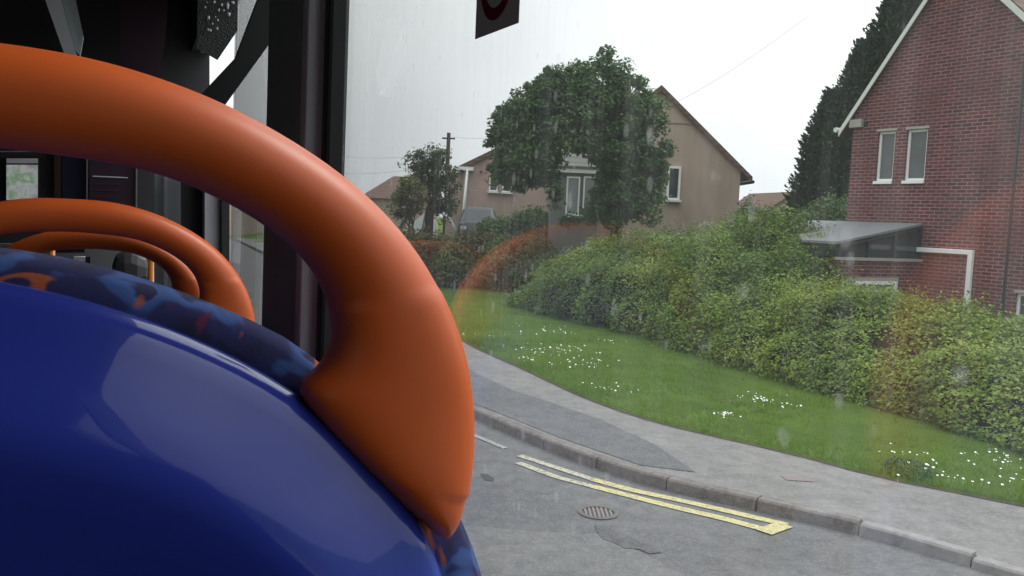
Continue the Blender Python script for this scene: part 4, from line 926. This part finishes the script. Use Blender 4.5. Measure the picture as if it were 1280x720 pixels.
# ---- seats
F1 = .39
def arc_sample(pts, n):
    c = catmull([Vector((a, b, 0)) for a, b in pts], 8); return [(p.x, p.y) for p in resample(c, n)]
def make_seat(label):
    root = empty('bus_chair', bus(0, F1, HF), label, 'seat', 'orange handled bus seats')
    # --- rear shell
    rim = [Bp(a, b, F1-.012) for a, b in [(-150, 350), (0, 363), (100, 386), (200, 420), (300, 464), (367, 495), (430, 551), (495, 613), (545, 674), (557, 705), (566, 735), (577, 800), (584, 900), (588, 1100)]]
    lc = -.10; rim = [q for q in rim if q[0] > lc+.005]
    top_h = rim[0][1]+.008
    right = rim; left = [(2*lc-a, b) for a, b in rim][::-1]
    full = left+[(lc, top_h)]+right
    full = [(full[0][0], -.85)]+full+[(full[-1][0], -.85)]
    C = arc_sample(full, 160)
    for _k in range(16): C = [C[0]]+[((C[i-1][0]+2*C[i][0]+C[i+1][0])/4, (C[i-1][1]+2*C[i][1]+C[i+1][1])/4) for i in range(1, len(C)-1)]+[C[-1]]
    C = [(a+(a-lc)*.014, b+(.003 if b > -.6 else 0)) for a, b in C]
    cen = (lc, -.42)
    rings = []
    prof = [(.030, .050), (.004, .030), (0, .016), (.0, .006), (.003, -.002), (.007, -.005), (.013, -.0075), (.020, -.0105), (.032, -.0155), (.044, -.0200), (.054, -.0218), (.063, -.0208), (.078, -.0165), (.10, -.0085), (.125, -.001), (.16, .004), (.23, .005)]
    for d, ff in prof:
        rr = []
        for (a, b) in C:
            v = Vector((cen[0]-a, cen[1]-b)) if b > cen[1] else Vector((cen[0]-a, 0)); Ln = v.length; v = v/Ln if Ln else v; k = min(d, Ln*.9)
            rr.append(bus(a+v.x*k, F1+ff, b+v.y*k))
        rings.append(rr)
    mb = loft(rings, closed=False, caps=False); mb.build('rear_shell', M['shell'], root)
    # close the middle of the shell
    mb = MB(); last = rings[-1]; n = len(last); cc = bus(cen[0], F1+.004, cen[1]); mb.add(last+[cc], [(i, i+1, n) for i in range(n-1)], True); mb.build('shell_centre', M['shell'], root)
    # --- cushion (fabric)
    fb = [Bp(a, b, F1+.035) for a, b in [(-150, 296), (0, 309), (100, 326), (200, 355), (300, 394), (370, 430), (408, 462), (460, 505), (520, 570), (560, 625), (580, 655), (592, 690), (603, 725), (612, 790), (618, 900), (622, 1100)]]
    fb = [q for q in fb if q[0] > lc+.005]; left = [(2*lc-a, b) for a, b in fb][::-1]; full = left+[(lc, fb[0][1]+.006)]+fb; full = [(full[0][0], -.85)]+full+[(full[-1][0], -.85)]
    C = arc_sample(full, 120); rings = []
    for d, ff in [(.05, .012), (.02, .014), (.006, .022), (0, .035), (.004, .05), (.02, .065), (.05, .075), (.12, .08), (.25, .08)]:
        rr = []
        for (a, b) in C:
            v = Vector((cen[0]-a, cen[1]-b)) if b > cen[1] else Vector((cen[0]-a, 0)); Ln = v.length; v = v/Ln if Ln else v; k = min(d, Ln*.9)
            rr.append(bus(a+v.x*k, F1+ff, b+v.y*k))
        rings.append(rr)
    mb = loft(rings, closed=False, caps=False); last = rings[-1]; n = len(last); mb.add(last+[bus(cen[0], F1+.08, cen[1])], [(i, i+1, n) for i in range(n-1)], True); mb.build('backrest_cushion', M['fabric'], root)
    mb = MB(); bbox(mb, lc-.21, lc+.21, F1+.06, F1+.5, -.87, -.77); mb.build('seat_cushion', M['fabric'], root, bevel=.03)
    mb = MB(); bbox(mb, lc-.05, lc+.05, F1+.12, F1+.4, HF, -.87); mb.build('seat_base', M['interior_dark'], root, bevel=.01)
    # --- grab handle: loft of rounded sections
    pairs = [((-70, 45), (-62, 178)), ((0, 52), (-5, 184)), ((100, 68), (85, 195)), ((200, 96), (170, 209)), ((300, 137), (240, 232)), ((400, 196), (312, 268)), ((470, 253), (366, 308)), ((522, 313), (400, 350)), ((558, 376), (415, 394)), ((579, 432), (417, 428)), ((589, 478), (402, 462)), ((593, 520), (372, 486)), ((593, 560), (395, 520)), ((588, 605), (440, 568)), ((579, 640), (492, 622)), ((572, 660), (525, 650)), ((563, 676), (545, 670))]
    pr = []
    for o_, i_ in pairs:
        a = Bp(*o_, F1); b = Bp(*i_, F1); pr.append((Vector((a[0], a[1], 0)), Vector((b[0], b[1], 0))))
    hc = pr[0][0].x-.0
    A = catmull([p[0] for p in pr], 6); Bq = catmull([p[1] for p in pr], 6)
    A = [Vector((2*hc-p.x, p.y, 0)) for p in A[::-1]][:-1]+A; Bq = [Vector((2*hc-p.x, p.y, 0)) for p in Bq[::-1]][:-1]+Bq
    for _k in range(10):
        A = [A[0]]+[A[i]*.5+(A[i-1]+A[i+1])*.25 for i in range(1, len(A)-1)]+[A[-1]]; Bq = [Bq[0]]+[Bq[i]*.5+(Bq[i-1]+Bq[i+1])*.25 for i in range(1, len(Bq)-1)]+[Bq[-1]]
    rings = []; N = len(A)
    for i in range(N):
        a, b = A[i], Bq[i]; c = (a+b)/2; wv = (a-b)/2; u_ = i/(N-1); e = min(u_, 1-u_)
        xx = min(1, e/.11); th = .0205*(1-(1-xx)**2.2*.78)
        ex = 1.0 if wv.length < .026 else .8
        rr = []
        for k in range(28):
            q = 2*math.pi*k/28; cx_ = math.copysign(abs(math.cos(q))**ex, math.cos(q)); sx_ = math.copysign(abs(math.sin(q))**ex, math.sin(q))
            p = c+wv*cx_; rr.append(bus(p.x, F1+.004+th*sx_, p.y))
        rings.append(rr)
    mb = loft(rings); mb.build('grab_handle', M['orange'], root)
    return root
s1 = make_seat('nearest blue bus seat with thick orange grab handle arching over its back')
def dup(root, dv, label):
    r = root.copy(); COL.objects.link(r); r.location = root.location+dv; r['label'] = label
    for ch in list(root.children):
        c = ch.copy(); COL.objects.link(c); c.parent = r
    return r
dup(s1, BF*.78-Vector((0, 0, .057)), 'second bus seat ahead, its orange handle framed by the nearest handle')
dup(s1, BF*1.52-Vector((0, 0, .113)), 'furthest of the three bus seats, its small orange handle inside the second')

# ---------------------------------------------------------------- render settings
sc.view_settings.view_transform = 'Standard'; sc.view_settings.look = 'None'; sc.view_settings.exposure = 0.6; sc.view_settings.gamma = 1
sc.view_settings.use_curve_mapping = False
cy = sc.cycles; cy.transparent_max_bounces = 16; cy.max_bounces = 7; cy.diffuse_bounces = 3; cy.glossy_bounces = 4; cy.use_denoising = True
cy.caustics_reflective = False; cy.caustics_refractive = False
